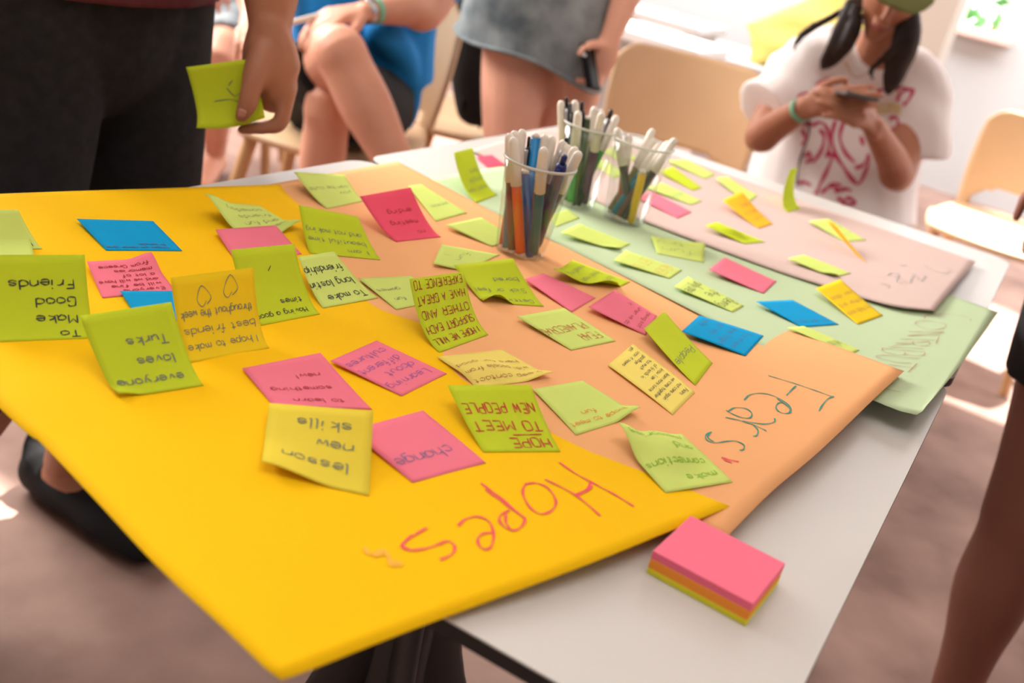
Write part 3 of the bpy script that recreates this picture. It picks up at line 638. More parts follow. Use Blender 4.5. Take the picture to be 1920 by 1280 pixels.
note('lime note nearest the viewer on the pink poster', [(1562, 520), (1596, 512), (1507, 477), (1476, 484)], 'green', GK, flat=True, lift=.005, edits=[(0, 0, .005, .4)])
note('reddish pink note at the far left end of the pink poster', [(914, 314), (948, 309), (922, 290), (893, 293)], 'hotpink', GK, flat=True, lift=.003)

# block of sticky notes
b0, b1, b3 = tp(1224, 1032, .7575), tp(1412, 1132, .7575), tp(1307, 972, .7575)
ex = (b1 - b0); ey = (b3 - b0); lx, ly = ex.length, ey.length; ex.normalize(); ey = (ey - ex * ey.dot(ex)).normalized()
pc = b0 + ex * lx / 2 + ey * ly / 2
pad = empty('sticky_note_block', V((pc.x, pc.y, TZ)), 'thick pink, orange and lime sticky note block on the white table', 'note block')
for nm, z0, z1, c, off in (('pink_layer', .0115, .0175, 'pink', 0), ('orange_layer', .0045, .0115, 'orange', .0006), ('lime_layer', .0003, .0045, 'lime', .001)):
    mm = mat(nm, {'pink': (.93, .17, .27), 'orange': (.95, .33, .03), 'lime': (.80, .74, .03)}[c], .7)
    # sheets show as fine steps along the sides
    mbp = MB(); n = 6
    for k in range(n):
        za = z0 + (z1 - z0) * k / n; zb = z0 + (z1 - z0) * (k + 1) / n; s_ = random.uniform(0, .0003)
        mbp.add(*box_vf(V((pc.x, pc.y, TZ + (za + zb) / 2)) + ex * (off * .3 + s_) - ey * off * .5, (lx, ly, zb - za), (ex, ey, Z3), .0003))
    mbp.build(nm, mm, pad, False)

# ------------------------------------------------------------------ cups and pens
def cup(base, label, h=.112, r0=.0285, r1=.041):
    e = empty('plastic_cup', base, label, 'cup', None)
    prof = [(r0 * .3, .0008), (r0, .0005), (r0 + .0005, .002), (r0 + (r1 - r0) * .55, h * .6), (r0 + (r1 - r0) * .55 + .0012, h * .61), (r0 + (r1 - r0) * .6, h * .64), (r1, h),
            (r1 - .0008, h), (r0 + (r1 - r0) * .58, h * .63), (r0 - .0005, .003), (r0 * .3, .0018)]
    mk('cup_wall', *lathe(base, prof, 40), M_cup, e)
    mbr = MB(); mbr.add(*lathe(base + Z3 * h, [(r1 - .0016, -.0012), (r1 - .0002, -.002), (r1 + .0016, -.0012), (r1 + .002, .0002), (r1 + .0012, .0014), (r1 - .0006, .0014), (r1 - .0016, .0004), (r1 - .0016, -.0012)], 48, close=True)); mbr.build('rim', M_rim, e)
    return e
PENC = dict(orange=(.85, .13, .004), brown=(.16, .06, .025), red=(.62, .02, .04), teal=(.0, .17, .25), dteal=(.01, .16, .17), blue=(.02, .09, .27), purple=(.12, .03, .10), green=(.03, .33, .02), dgreen=(.05, .08, .03), olive=(.20, .17, .06), dark=(.05, .04, .035), black=(.012, .012, .014), yellow=(.85, .55, .01), navy=(.012, .02, .14), sky=(.0, .22, .52), tan=(.38, .20, .13), mauve=(.20, .06, .13), crimson=(.35, .07, .03), white=(.78, .72, .62))
def pmat(c): return mat(c + '_pen_plastic', PENC[c], .35)
M_capw = mat('cream_white_pen_cap', (.80, .72, .62), .4)
def marker(bpx, tpx, color, label, group, zb=.746, kind='marker', L=.142, near=False, r=.0056, cf=.40, stuffY=None):
    """felt pen from its foot to the tip of its cap, following the photographed line"""
    b = tp(bpx[0], bpx[1], zb)
    ctr, hh, r0, r1 = CUPS[group]
    o2 = V((b.x - ctr.x, b.y - ctr.y, 0)); mxr = r0 - r - .0015
    if o2.length > mxr: b = V((ctr.x, ctr.y, b.z)) + o2.normalized() * mxr
    d = ray(*tpx).normalized(); best = None
    t0 = (b - CAM).length
    for k in range(-160, 161):
        t_ = t0 + k * .001; q = CAM + d * t_
        if q.z < b.z + .04: continue
        zz = ctr.z + hh; x = b.lerp(q, (zz - b.z) / (q.z - b.z)); e_ = math.hypot(x.x - ctr.x, x.y - ctr.y) - (r1 - r - .002)
        cost = max(0, e_) * 60 + abs((q - b).length - L) + (1.0 if near else -.3) * (t_ - t0)
        if best is None or cost < best[0]: best = (cost, t_)
    t = best[1]
    top = CAM + d * t; ax = (top - b).normalized(); LL = (top - b).length
    nm = {'marker': 'felt_tip_marker', 'ball': 'ballpoint_pen', 'flip': 'felt_tip_marker'}[kind]
    e = empty(nm, b, label, 'pen', group)
    if kind == 'flip':
        mk('barrel', *lathe(b, [(r * .6, 0), (r, .003), (r, LL - .006)], 14, ax), pmat(color), e)
        mk('end_plug', *lathe(b, [(r * .9, LL - .006), (r * .85, LL - .002), (r * .4, LL)], 14, ax), M_capw, e); return e
    if kind == 'ball':
        mk('barrel', *lathe(b, [(r * .25, 0), (r * .8, .014), (r * .85, .03), (r * .85, LL - .016), (r * .7, LL - .012)], 14, ax), pmat(color), e)
        mk('push_button', *lathe(b, [(r * .45, LL - .012), (r * .45, LL - .002), (r * .3, LL)], 12, ax), pmat(color), e)
        sd = (V((-.25, -1, .1)) - ax * V((-.25, -1, .1)).dot(ax)).normalized()
        mk('clip', *tube([(b + ax * (LL - .016) + sd * r, .0012, .0022), (b + ax * (LL - .025) + sd * r * 1.5, .001, .0022), (b + ax * (LL - .055) + sd * r * 1.15, .001, .0016)], 8, 3, flat=sd), M_metal if color != 'navy' else pmat('navy'), e)
        return e
    c = LL * (1 - cf)
    mk('end_plug', *lathe(b, [(r * .45, 0), (r * .8, .001), (r * .86, .005)], 14, ax), M_capw, e)
    mk('barrel', *lathe(b, [(r * .95, .005), (r, .007), (r, c), (r * .8, c + .003)], 16, ax), pmat(color), e)
    mk('cap', *lathe(b, [(r * 1.02, c), (r * 1.16, c + .0008), (r * 1.14, c + .02), (r * .98, LL - .006), (r * .75, LL - .002), (r * .35, LL)], 16, ax), M_capw, e)
    return e
CUPS = {}
C1 = tp(973, 476, .7433); C2 = tp(1075, 383, .742); C3 = tp(1168, 413, .742)
cup(C1, 'clear plastic cup of pens nearest the viewer, on the peach poster')
cup(C2, 'clear plastic cup of pens furthest back', h=.114)
CUPS.update({'pens in the front cup': (C1, .112, .0285, .041), 'pens in the far cup': (C2, .114, .0285, .041), 'pens in the sparse cup': (C3, .112, .0285, .041)})
cup(C3, 'clear plastic cup holding few pens, beside the pink poster')
h7 = lambda a, b: (900 + a / 3.555, 160 + b / 3.555)
g1, g2, g3 = 'pens in the front cup', 'pens in the far cup', 'pens in the sparse cup'
for a, b, c, l, kw in [
    ((275, 1160), (222, 345), 'orange', 'orange felt pen at the front of the front cup', dict(near=True)),
    ((215, 1120), (196, 318), 'brown', 'brown felt pen just left of the orange pen', dict(near=True)),
    ((118, 1085), (285, 292), 'red', 'red felt pen at the left foot of the front cup', dict()),
    ((165, 1110), (232, 300), 'teal', 'teal felt pen between the red and brown pens', dict()),
    ((338, 1150), (300, 560), 'blue', 'blue felt pen with hidden cap right of the orange pen', dict(L=.108, kind='flip')),
    ((290, 1060), (375, 315), 'sky', 'blue felt pen standing upside down with white plug on top', dict(kind='flip', L=.146)),
    ((372, 1155), (427, 412), 'dteal', 'dark teal felt pen with printed barrel in the front cup', dict(near=True, L=.13)),
    ((395, 1110), (568, 465), 'navy', 'navy ballpoint pen leaning right in the front cup', dict(kind='ball', L=.122, r=.0076, near=True)),
    ((345, 1090), (440, 388), 'navy', 'ballpoint with blue button behind the dark teal pen', dict(kind='ball', L=.132)),
    ((250, 1060), (328, 340), 'black', 'thin black and white ballpoint in the front cup', dict(kind='ball', L=.142, r=.0042)),
    ((330, 1080), (435, 325), 'tan', 'tan felt pen at the back of the front cup', dict(L=.147)),
    ((350, 1060), (487, 335), 'mauve', 'mauve felt pen at the back right of the front cup', dict(L=.148)),
    ((372, 1090), (563, 362), 'purple', 'purple felt pen leaning right with white cap', dict(L=.142)),
    ((380, 1100), (592, 395), 'crimson', 'dark red felt pen leaning right with pinkish cap', dict(L=.138)),
    ((390, 1080), (640, 410), 'tan', 'pale felt pen second from the right rim of the front cup', dict(L=.138)),
    ((400, 1080), (665, 440), 'purple', 'felt pen resting on the right rim of the front cup', dict(L=.135)),
    ((300, 1050), (580, 350), 'black', 'black ballpoint mostly hidden at the back of the front cup', dict(kind='ball', L=.145))]:
    marker(h7(*a), h7(*b), c, l, g1, zb=.7475, **kw)
for a, b, c, l, kw in [
    ((560, 790), (540, 100), 'dgreen', 'white capped pen at the left rim of the far cup', dict(L=.152)),
    ((590, 780), (578, 78), 'black', 'black ballpoint with blue button in the far cup', dict(kind='ball', L=.155)),
    ((610, 800), (602, 118), 'dark', 'dark ballpoint with a clip beside the blue button pen', dict(kind='ball', L=.15)),
    ((580, 812), (655, 172), 'green', 'bright green felt pen at the front of the far cup', dict(L=.142, near=True)),
    ((640, 790), (680, 108), 'black', 'black capped ballpoint in the middle of the far cup', dict(kind='ball', L=.152, r=.0066)),
    ((620, 815), (720, 205), 'dgreen', 'dark olive pen right of the middle of the far cup', dict(kind='flip', L=.137)),
    ((650, 770), (632, 98), 'white', 'white pen at the back of the far cup', dict(L=.152)),
    ((660, 770), (765, 140), 'white', 'second white pen at the back of the far cup', dict(L=.148)),
    ((665, 800), (812, 160), 'dgreen', 'white capped green pen behind the purple pen', dict(L=.146)),
    ((690, 800), (812, 180), 'purple', 'purple felt pen leaning right in the far cup', dict(L=.142, near=True)),
    ((660, 810), (878, 162), 'black', 'black clip pen leaning right in the far cup', dict(kind='ball', L=.15, r=.0072)),
    ((640, 790), (915, 200), 'green', 'green felt pen on the right rim of the far cup', dict(L=.15))]:
    marker(h7(*a), h7(*b), c, l, g2, zb=.746, **kw)
for a, b, c, l, kw in [
    ((925, 880), (995, 322), 'crimson', 'red felt pen standing in the sparse cup', dict(L=.125)),
    ((1010, 900), (912, 282), 'dark', 'white capped pen leaning left in the sparse cup', dict(L=.136)),
    ((850, 850), (1165, 350), 'olive', 'olive brown felt pen leaning right in the sparse cup', dict(L=.14)),
    ((900, 870), (1155, 290), 'olive', 'white capped pen at the back of the sparse cup', dict(L=.15)),
    ((880, 880), (1205, 382), 'teal', 'teal felt pen leaning right in the sparse cup', dict(L=.142)),
    ((875, 905), (1262, 372), 'brown', 'brown felt pen leaning right in the sparse cup', dict(L=.15)),
    ((925, 925), (1305, 352), 'dark', 'dark grey felt pen leaning out of the sparse cup', dict(L=.158, near=True)),
    ((1030, 940), (1090, 560), 'yellow', 'short yellow felt pen at the right of the sparse cup', dict(kind='flip', L=.082, near=True))]:
    marker(h7(*a), h7(*b), c, l, g3, zb=.746, **kw)

# ------------------------------------------------------------------ chairs
def chair(loc, yaw, label, hb=.80, group='tan moulded chairs around the tables'):
    """yaw 0 faces -Y"""
    e = empty('chair', V((loc[0], loc[1], 0)), label, 'chair', group)
    c, s = math.cos(yaw), math.sin(yaw)
    def W(x, y, z): return V((loc[0] + c * x - s * y, loc[1] + s * x + c * y, z))
    # seat: rounded, slightly dished shell
    N = 18; G = []
    for j in range(N + 1):
        v = j / N; row = []
        for i in range(N + 1):
            u = i / N * 2 - 1; vv = v * 2 - 1
            x = u * math.sqrt(1 - .30 * vv * vv) * (.235 if vv < 0 else .225); y = vv * math.sqrt(1 - .30 * u * u) * .235
            z = .455 - .014 * (1 - u * u) * (1 - vv * vv) - (.02 * max(0, -vv - .6) / .4) + .012 * max(0, vv)
            row.append(W(x, y, z))
        G.append(row)
    mk('seat', *sheet_vf(G, .016), M_chair, e)
    # backrest: upper panel joined to the seat by two side uprights around a rounded opening
    def back(u, v):
        hw = .205 + .02 * math.sin(v * 2.4); z = .45 + v * (hb - .45); k = .05 * (1 - u * u)
        return W(u * hw * (1 - .0 * v), .205 + .085 * v + k * (.3 + .7 * v), z)
    NI, NJ = 28, 26; vt = {}; vv = []; ff = []
    def top_lim(u): return 1 - .13 * max(0, (abs(u) - .72) / .28) ** 2.2
    G = [[None] * (NI + 1) for _ in range(NJ + 1)]
    for j in range(NJ + 1):
        for i in range(NI + 1):
            u = i / NI * 2 - 1; G[j][i] = back(u, j / NJ * top_lim(u))
    bm_v = []; nrm = []
    def hole(i, j):
        u = (i + .5) / NI * 2 - 1; v = (j + .5) / NJ
        return v < .26 and (abs(u) / .78) ** 3 + (max(0, v - .02) / .26) ** 3 < 1
    v_, f_ = sheet_vf(G, .012); n = (NI + 1); TT = (NI + 1) * (NJ + 1)
    keep = []; hs = {(i, j) for i in range(NI) for j in range(NJ) if hole(i, j)}
    q = 0
    for j in range(NJ):
        for i in range(NI):
            if (i, j) not in hs: keep += [f_[2 * (j * NI + i)], f_[2 * (j * NI + i) + 1]]
    keep += f_[2 * NI * NJ:]
    for (i, j) in hs:
        a, b, c_, d = j * n + i, j * n + i + 1, (j + 1) * n + i + 1, (j + 1) * n + i
        for (p, r_), nb in (((a, b), (i, j - 1)), ((b, c_), (i + 1, j)), ((c_, d), (i, j + 1)), ((d, a), (i - 1, j))):
            if nb not in hs and 0 <= nb[1] < NJ: keep.append((p, r_, r_ + TT, p + TT))
    used = sorted({x for f in keep for x in f}); mp = {x: k for k, x in enumerate(used)}
    bo = mk('backrest', [v_[x] for x in used], [tuple(mp[x] for x in f) for f in keep], M_chair, e)
    for sx in (-1, 1):
        mk('leg', *tube([(W(sx * .165, -.165, .435), .019, .016), (W(sx * .20, -.205, .2), .017, .014), (W(sx * .222, -.228, .008), .013, .011)], 12, 3, flat=(c, s, 0)), M_chairleg, e)
        mk('leg', *tube([(W(sx * .165, .17, .435), .019, .016), (W(sx * .20, .225, .2), .017, .014), (W(sx * .222, .262, .008), .013, .011)], 12, 3, flat=(c, s, 0)), M_chairleg, e)
    return e
chair((.325, 2.86), math.radians(0), 'empty tan chair standing behind the cups of pens', hb=.80)
chair((.80, 2.86), math.radians(4), 'tan chair under the seated woman in the olive cap')
chair((1.49, 3.50), math.radians(-30), 'empty tan chair with a sunlit seat beside the white wall')
chair((-.27, 3.30), math.radians(16), 'empty tan chair with a black bag, left of the standing woman')
chair((-.58, 2.74), math.radians(-4), 'tan chair under the man in the blue shirt')
chair((-1.18, 3.55), math.radians(10), 'tan chair far behind the hand with the lime note')

# ------------------------------------------------------------------ people
def arm_hand(W_, d, n, s, size=1.0, curls=(.5, .55, .6, .65), thumb=None, spread=1.0, r=.0082):
    """tubes of a hand: W_ wrist, d towards the knuckles, n out of the back of the hand, s towards the thumb side"""
    W_ = V(W_); d = V(d).normalized(); s = (V(s) - d * V(s).dot(d)).normalized(); n = V(n); n = (n - d * n.dot(d) - s * n.dot(s)).normalized()
    T = []; k = size
    offs = (.030, .010, -.010, -.028); lens = ((.042, .026, .021), (.046, .030, .023), (.043, .027, .022), (.034, .021, .019)); kn = (.086, .090, .086, .078)
    for i in range(4):
        K = W_ + (d * kn[i] + s * offs[i] * spread) * k
        T.append(tube([(W_ + s * offs[i] * .55 * k - d * .01 * k, .015 * k), ((W_ + K) / 2 + n * .003 * k, .0135 * k), (K, .0108 * k)], 10, 3))
        a = 0; p = K; path = [(K - d * .008 * k, .0100 * k), (K, r * 1.15 * k)]; sd = (d + s * offs[i] * 2.2 * spread).normalized()
        for j in range(3):
            a += curls[i] * (1.0, 1.25, .8)[j]; q = sd * math.cos(a) - n * math.sin(a); p = p + q * lens[i][j] * k; path.append((p, r * (1.0, .93, .8)[j] * k))
        T.append(tube(path, 10, 3))
    if thumb: T.append(tube(thumb, 10, 4))
    else:
        b = W_ + (d * .02 + s * .026) * k
        T.append(tube([(b, .014 * k), (b + (d * .025 + s * .022 - n * .008) * k, .0125 * k), (b + (d * .052 + s * .033 - n * .016) * k, .010 * k), (b + (d * .078 + s * .034 - n * .022) * k, .0078 * k)], 10, 3))
    return T
def head_tubes(c, f, tilt=V((0, 0, 1)), k=1.0):
    """skull, jaw, nose, ears; c centre, f facing"""
    f = V(f).normalized(); u = V(tilt); u = (u - f * u.dot(f)).normalized(); r_ = f.cross(u)
    c = V(c); T = [tube([(c - f * .02 * k + u * .035 * k, .075 * k, .090 * k), (c + f * .012 * k + u * .03 * k, .072 * k, .085 * k)], 18, 4, flat=r_),
        tube([(c + u * .03 * k + f * .02 * k, .070 * k, .075 * k), (c - u * .03 * k + f * .028 * k, .061 * k, .066 * k), (c - u * .075 * k + f * .045 * k, .040 * k, .042 * k), (c - u * .092 * k + f * .058 * k, .024 * k, .022 * k)], 18, 4, flat=r_),
        tube([(c + u * .02 * k + f * .09 * k, .008 * k), (c - u * .010 * k + f * .105 * k, .0105 * k), (c - u * .022 * k + f * .108 * k, .013 * k, .010 * k)], 10, 3),
        tube([(c - u * .048 * k + f * .092 * k - r_ * .016 * k, .007 * k), (c - u * .048 * k + f * .099 * k, .009 * k), (c - u * .048 * k + f * .092 * k + r_ * .016 * k, .007 * k)], 8, 3)]
    for s_ in (-1, 1):
        T.append(tube([(c + r_ * s_ * .074 * k + u * .02 * k - f * .005 * k, .012 * k), (c + r_ * s_ * .077 * k - u * .012 * k, .009 * k)], 8, 3))
        T.append(tube([(c + r_ * s_ * .034 * k + u * .028 * k + f * .082 * k, .013 * k), (c + r_ * s_ * .05 * k + u * .026 * k + f * .07 * k, .012 * k)], 8, 2))
    return T
def foot_tubes(an, f, k=1.0):
    f = V((f[0], f[1], 0)).normalized(); a = V(an); g = V((a.x, a.y, 0))
    return [tube([(g - f * .05 + Z3 * .04, .033, .034), (g + f * .02 + Z3 * .05, .036, .040), (g + f * .10 + Z3 * .035, .042, .028), (g + f * .165 + Z3 * .026, .042, .020), (g + f * .195 + Z3 * .022, .030, .016)], 14, 4, flat=V((-f.y, f.x, 0)))]

# ---- standing person on the left in dark jeans, holding a lime note
FD = V((.91, -.414, 0)); LF = V((.414, .91, 0)); C0 = V((-.638, 1.36, 0))
def X1(f, l, z): return C0 + FD * f + LF * l + Z3 * z
p1 = empty('person', C0, 'person standing at left in charcoal jeans and maroon top holding a lime note', 'person')
wr = D(506, 62, 1.3600); el = D(512, -140, 1.4100) ; sh = X1(-.02, .19, 1.40)
body = [tube([(X1(0, 0, .95), .15, .10), (X1(0, 0, 1.15), .13, .09), (X1(-.01, 0, 1.33), .16, .10), (X1(-.02, 0, 1.42), .10, .07)], 18, 4, flat=LF),
        tube([(X1(-.02, 0, 1.38), .06), (X1(0, 0, 1.55), .052)], 14, 3), *head_tubes(X1(.02, 0, 1.63), FD + V((0, 0, -.3)))]
for s_ in (-1, 1):
    kn = X1(.02, s_ * .10 - .04 * (s_ < 0), .5); an = X1(-.05 - .05 * (s_ > 0) - .05 * (s_ < 0), s_ * .105 - .13 * (s_ < 0), .09)
    body += [tube([(X1(0, s_ * .09, .95), .095), (X1(.01, s_ * .095, .72), .080), (kn, .058), (X1(-.03, s_ * .10, .33), .055), (an, .036)], 16, 4)] + foot_tubes(an, FD)
body += [tube([(X1(-.02, -.10, 1.40), .06), (X1(-.02, -.19, 1.38), .052), (X1(-.06, -.25, 1.12), .042), (X1(-.02, -.27, .95), .032), (X1(0, -.27, .86), .03)], 14, 4)]
body += arm_hand(X1(0, -.27, .86), (.1, -.05, -1), -LF, FD)
# left arm and the hand pinching the note, thumb in front
body += [tube([(X1(-.02, .10, 1.40), .06), (sh, .052), (el, .044), (wr.lerp(el, .45), .038), (wr.lerp(el, .12), .029, .025), (wr, .0275, .023)], 16, 5),
    tube([(D(505, 45, 1.3600), .025, .023), (D(506, 95, 1.3550), .036, .024), (D(512, 140, 1.3500), .037, .023), (D(523, 168, 1.3500), .026, .02)], 14, 4, flat=RT),
    tube([(D(492, 95, 1.3400), .017), (D(480, 135, 1.3250), .0165), (D(471, 168, 1.3150), .0135), (D(464, 195, 1.3120), .0128), (D(455, 214, 1.3110), .010), (D(452, 218, 1.3110), .0085)], 12, 5),
    tube([(D(532, 150, 1.3500), .0135), (D(538, 168, 1.3450), .0130), (D(533, 200, 1.3420), .0115), (D(524, 232, 1.3380), .0105), (D(498, 239, 1.3360), .0092), (D(472, 240, 1.3360), .0085), (D(453, 243, 1.3360), .0066)], 12, 5),
    tube([(D(520, 158, 1.3700), .012), (D(522, 180, 1.3750), .0105), (D(514, 200, 1.3650), .0095), (D(497, 195, 1.3520), .0085)], 10, 4),
    tube([(D(510, 158, 1.3850), .012), (D(512, 176, 1.3900), .0100), (D(504, 190, 1.3750), .009), (D(492, 182, 1.3600), .008)], 10, 4),
    tube([(D(500, 155, 1.3950), .011), (D(501, 170, 1.4000), .009), (D(494, 180, 1.3900), .0085), (D(486, 174, 1.3720), .007)], 10, 4)]
fuse('body', body, .0042, M_skin['brown'], p1, it=3, origin=C0)
mk('thumb_nail', *tube([(D(454.5, 207, 1.3005), .0052, .0016), (D(452, 217, 1.3015), .0046, .0014)], 10, 3, flat=RT), M_nail, p1)
jeans = [tube([(X1(0, 0, 1.02), .165, .115), (X1(0, 0, .92), .175, .12), (X1(0, 0, .84), .16, .115)], 20, 3, flat=LF)]
for s_ in (-1, 1): jeans += [tube([(X1(0, s_ * .085, .93), .098, .11), (X1(.01, s_ * .095, .72), .093, .098), (X1(.025, s_ * .10 - .04 * (s_ < 0), .5), .082, .082), (X1(-.02 - .03 * (s_ < 0), s_ * .10 - .085 * (s_ < 0), .3), .078, .078), (X1(-.095, s_ * .105 - .12 * (s_ < 0), .215), .072, .072)], 18, 5, flat=LF, cap=False)]
fuse('jeans', jeans, .008, M_jeans, p1, it=6, origin=C0)
fuse('t_shirt', [tube([(X1(.0, 0, .90), .195, .145), (X1(0, 0, 1.1), .18, .125), (X1(-.01, 0, 1.3), .19, .12), (X1(-.02, 0, 1.43), .13, .08)], 20, 4, flat=LF, cap=False),
    tube([(X1(-.02, .1, 1.39), .075), (sh, .072), (sh.lerp(el, .5), .066)], 14, 3), tube([(X1(-.02, -.1, 1.39), .075), (X1(-.02, -.19, 1.38), .072), (X1(-.05, -.24, 1.2), .064)], 14, 3)], .009, M_maroon, p1, it=4, origin=C0)
mk('hair', *tube([(X1(-.03, 0, 1.66), .085, .1), (X1(0, 0, 1.70), .08, .095)], 16, 4, flat=LF), M_hair, p1)
for s_ in (1, -1):
    g = X1(-.10, s_ * .105 - .13 * (s_ < 0), 0)
    fuse('shoe', [tube([(g - FD * .062 + Z3 * .048, .036, .048), (g - FD * .02 + Z3 * .038, .041, .037), (g + FD * .06 + Z3 * .040, .045, .039), (g + FD * .13 + Z3 * .036, .050, .035), (g + FD * .20 + Z3 * .027, .040, .026)], 16, 5, flat=LF), tube([(g - FD * .068 + Z3 * .055, .030, .020), (g - FD * .080 + Z3 * .085, .024, .011), (g - FD * .084 + Z3 * .112, .012, .006)], 12, 4, flat=LF)], .006, M_blacktex, p1, it=4, origin=C0)
# the lime note in the hand
hp = [D(374, 237, 1.295), D(497, 221, 1.33), D(470, 110, 1.332), D(349, 126, 1.297)]
G = []
for j in range(13):
    t = j / 12; row = []
    for i in range(13):
        s_ = i / 12; p = (hp[0] * (1 - s_) + hp[1] * s_) * (1 - t) + (hp[3] * (1 - s_) + hp[2] * s_) * t
        q = max(0, 1 - t / .28) ; p = p - Z3 * .006 * math.sin(math.pi * s_) * (1 - t) - V((0, 1, 0)) * (.010 * q * q * (1 - s_) - .004 * math.sin(math.pi * t))
        row.append(p)
    G.append(row)
hn = mk('sticky_note', *sheet_vf(G, .00025), M_note['lime'], None); tag(hn, 'lime sticky note pinched in the standing person\'s hand', 'note')
trace('show_through_writing', [[(425, 165), (440, 180), (452, 172)], [(402, 190), (430, 186), (446, 190)], [(428, 160), (436, 150)]], bvh_of(hn), .0012, M_ink['grey'], hn)

# ---- seated man in blue shirt with crossed bare legs
c2 = V((-.57, 2.74, 0)); p2 = empty('person', c2, 'person in blue shirt and black shorts seated with legs crossed, holding a pen', 'person')
RH, LH = V((-.66, 2.72, .54)), V((-.48, 2.72, .54)); RK, LK = D(637, 98, 2.36), D(618, 196, 2.43)
RA = RK + (D(752, 330, 2.31) - RK).normalized() * .41; LA = V((LK.x + .01, LK.y + .06, .10))
LA = LK + (D(588, 420, 2.47) - LK).normalized() * .40; LA.z = max(.085, LA.z)
wr2, el2 = D(682, 22, 2.50), D(808, 12, 2.66)
shL = V((-.36, 2.80, 1.03)); shR = V((-.72, 2.80, 1.03))
body = [tube([(V((-.57, 2.76, .53)), .16, .11), (V((-.57, 2.78, .75)), .15, .10), (V((-.57, 2.77, .98)), .17, .10), (V((-.57, 2.77, 1.06)), .10, .07)], 18, 4, flat=V((1, 0, 0))),
    tube([(V((-.57, 2.77, 1.02)), .06), (V((-.57, 2.73, 1.18)), .055)], 14, 3), *head_tubes(V((-.57, 2.70, 1.27)), V((.15, -1, -.25))),
    tube([(RH, .09), (RH.lerp(RK, .5), .080), (RH.lerp(RK, .88), .064), (RK, .060), (RK.lerp(RA, .1), .058), (RK.lerp(RA, .33), .060), (RK.lerp(RA, .62), .046), (RA, .034)], 18, 5),
    tube([(LH, .09), (LH.lerp(LK, .5), .078), (LK, .058), (LK.lerp(LA, .12), .054), (LK.lerp(LA, .35), .055), (LK.lerp(LA, .65), .043), (LA, .034)], 18, 5),
    tube([(V((-.48, 2.78, 1.02)), .06), (shL, .055), (el2, .046), (el2.lerp(wr2, .35), .043), (el2.lerp(wr2, .8), .031), (wr2, .028, .023)], 16, 5),
    tube([(V((-.66, 2.78, 1.02)), .06), (shR, .055), (V((-.84, 2.72, .80)), .045), (V((-.79, 2.58, .72)), .033), (V((-.775, 2.52, .70)), .029)], 16, 5)] + foot_tubes(LA, (.15, -1)) 
body += arm_hand(V((-.775, 2.52, .70)), (.3, -.9, -.1), (0, 0, 1), (.9, .3, .1), curls=(.3, .35, .4, .4))
body += arm_hand(wr2, D(590, 38, 2.42) - wr2, UP * .8 - FW * .4, -UP * .5 - FW * .5, curls=(.28, .34, .36, .42), spread=1.0, r=.009)
RF = RA + V((.06, -.10, -.06))
body += [tube([(RA, .036), (RA + V((.02, -.03, -.06)), .036), (RA + V((.05, -.11, -.09)), .038, .028), (RA + V((.07, -.18, -.11)), .034, .02)], 14, 4)]
fuse('body', body, .0062, M_skin['fair'], p2, it=4, origin=c2)
fuse('shorts', [tube([(V((-.57, 2.75, .56)), .18, .125), (V((-.57, 2.72, .52)), .17, .12)], 18, 3, flat=V((1, 0, 0))),
    tube([(RH, .105), (RH.lerp(RK, .45), .098), (RH.lerp(RK, .78), .088)], 18, 4, cap=False), tube([(LH, .105), (LH.lerp(LK, .5), .105), (LH.lerp(LK, .86), .098)], 18, 4, cap=False)], .009, M_blacktex, p2, it=4, origin=c2)
fuse('t_shirt', [tube([(V((-.55, 2.77, .60)), .195, .125), (V((-.56, 2.77, .75)), .185, .13), (V((-.57, 2.77, .96)), .195, .12), (V((-.57, 2.77, 1.07)), .12, .08)], 20, 4, flat=V((1, 0, 0)), cap=False),
    tube([(V((-.46, 2.78, 1.02)), .075), (shL, .074), (shL.lerp(el2, .7), .068)], 14, 3), tube([(V((-.68, 2.78, 1.02)), .075), (shR, .074), (shR.lerp(V((-.84, 2.72, .80)), .7), .066)], 14, 3),
    tube([(D(712, 62, 2.62), .040), (D(752, 100, 2.68), .040), (D(772, 160, 2.73), .028), (D(773, 205, 2.74), .02), (D(768, 238, 2.74), .010)], 14, 4)], .009, M_blueshirt, p2, it=5, origin=c2)
def band(name, c, ax, r, w, t, m, parent, e=1):
    return mk(name, *lathe(c, [(r, -w / 2), (r + t, -w / 2), (r + t * 1.2, 0), (r + t, w / 2), (r, w / 2), (r, -w / 2)], 28, ax, close=True), m, parent)
ax2 = (el2 - wr2).normalized()
band('wristband', wr2.lerp(el2, .16), ax2, .029, .014, .002, M_wrist, p2)
wt = band('watch_strap', wr2.lerp(el2, .05), ax2, .0265, .017, .003, M_metal, p2)
wp = wr2.lerp(el2, .05) + UP * .028 - FW * .005
mk('watch_face', *lathe(wp, [(.016, -.003), (.017, 0), (.016, .004), (.010, .005)], 20, UP), M_metal, wt)
mk('hair', *tube([(V((-.57, 2.74, 1.32)), .088, .1), (V((-.57, 2.72, 1.35)), .08, .095)], 16, 4, flat=V((1, 0, 0))), M_hair, p2)
pe = empty('ballpoint_pen', D(562, 40, 2.40), 'white pen held by the seated person in blue', 'pen')
pb, pt = D(528, 47, 2.385), D(610, 26, 2.46); pax = (pt - pb).normalized()
mk('barrel', *lathe(pb, [(.002, 0), (.0062, .012), (.0065, .10), (.0065, .125)], 14, pax), M_capw, pe); mk('push_button', *lathe(pb, [(.003, .125), (.003, .135), (.002, .137)], 10, pax), M_capw, pe)

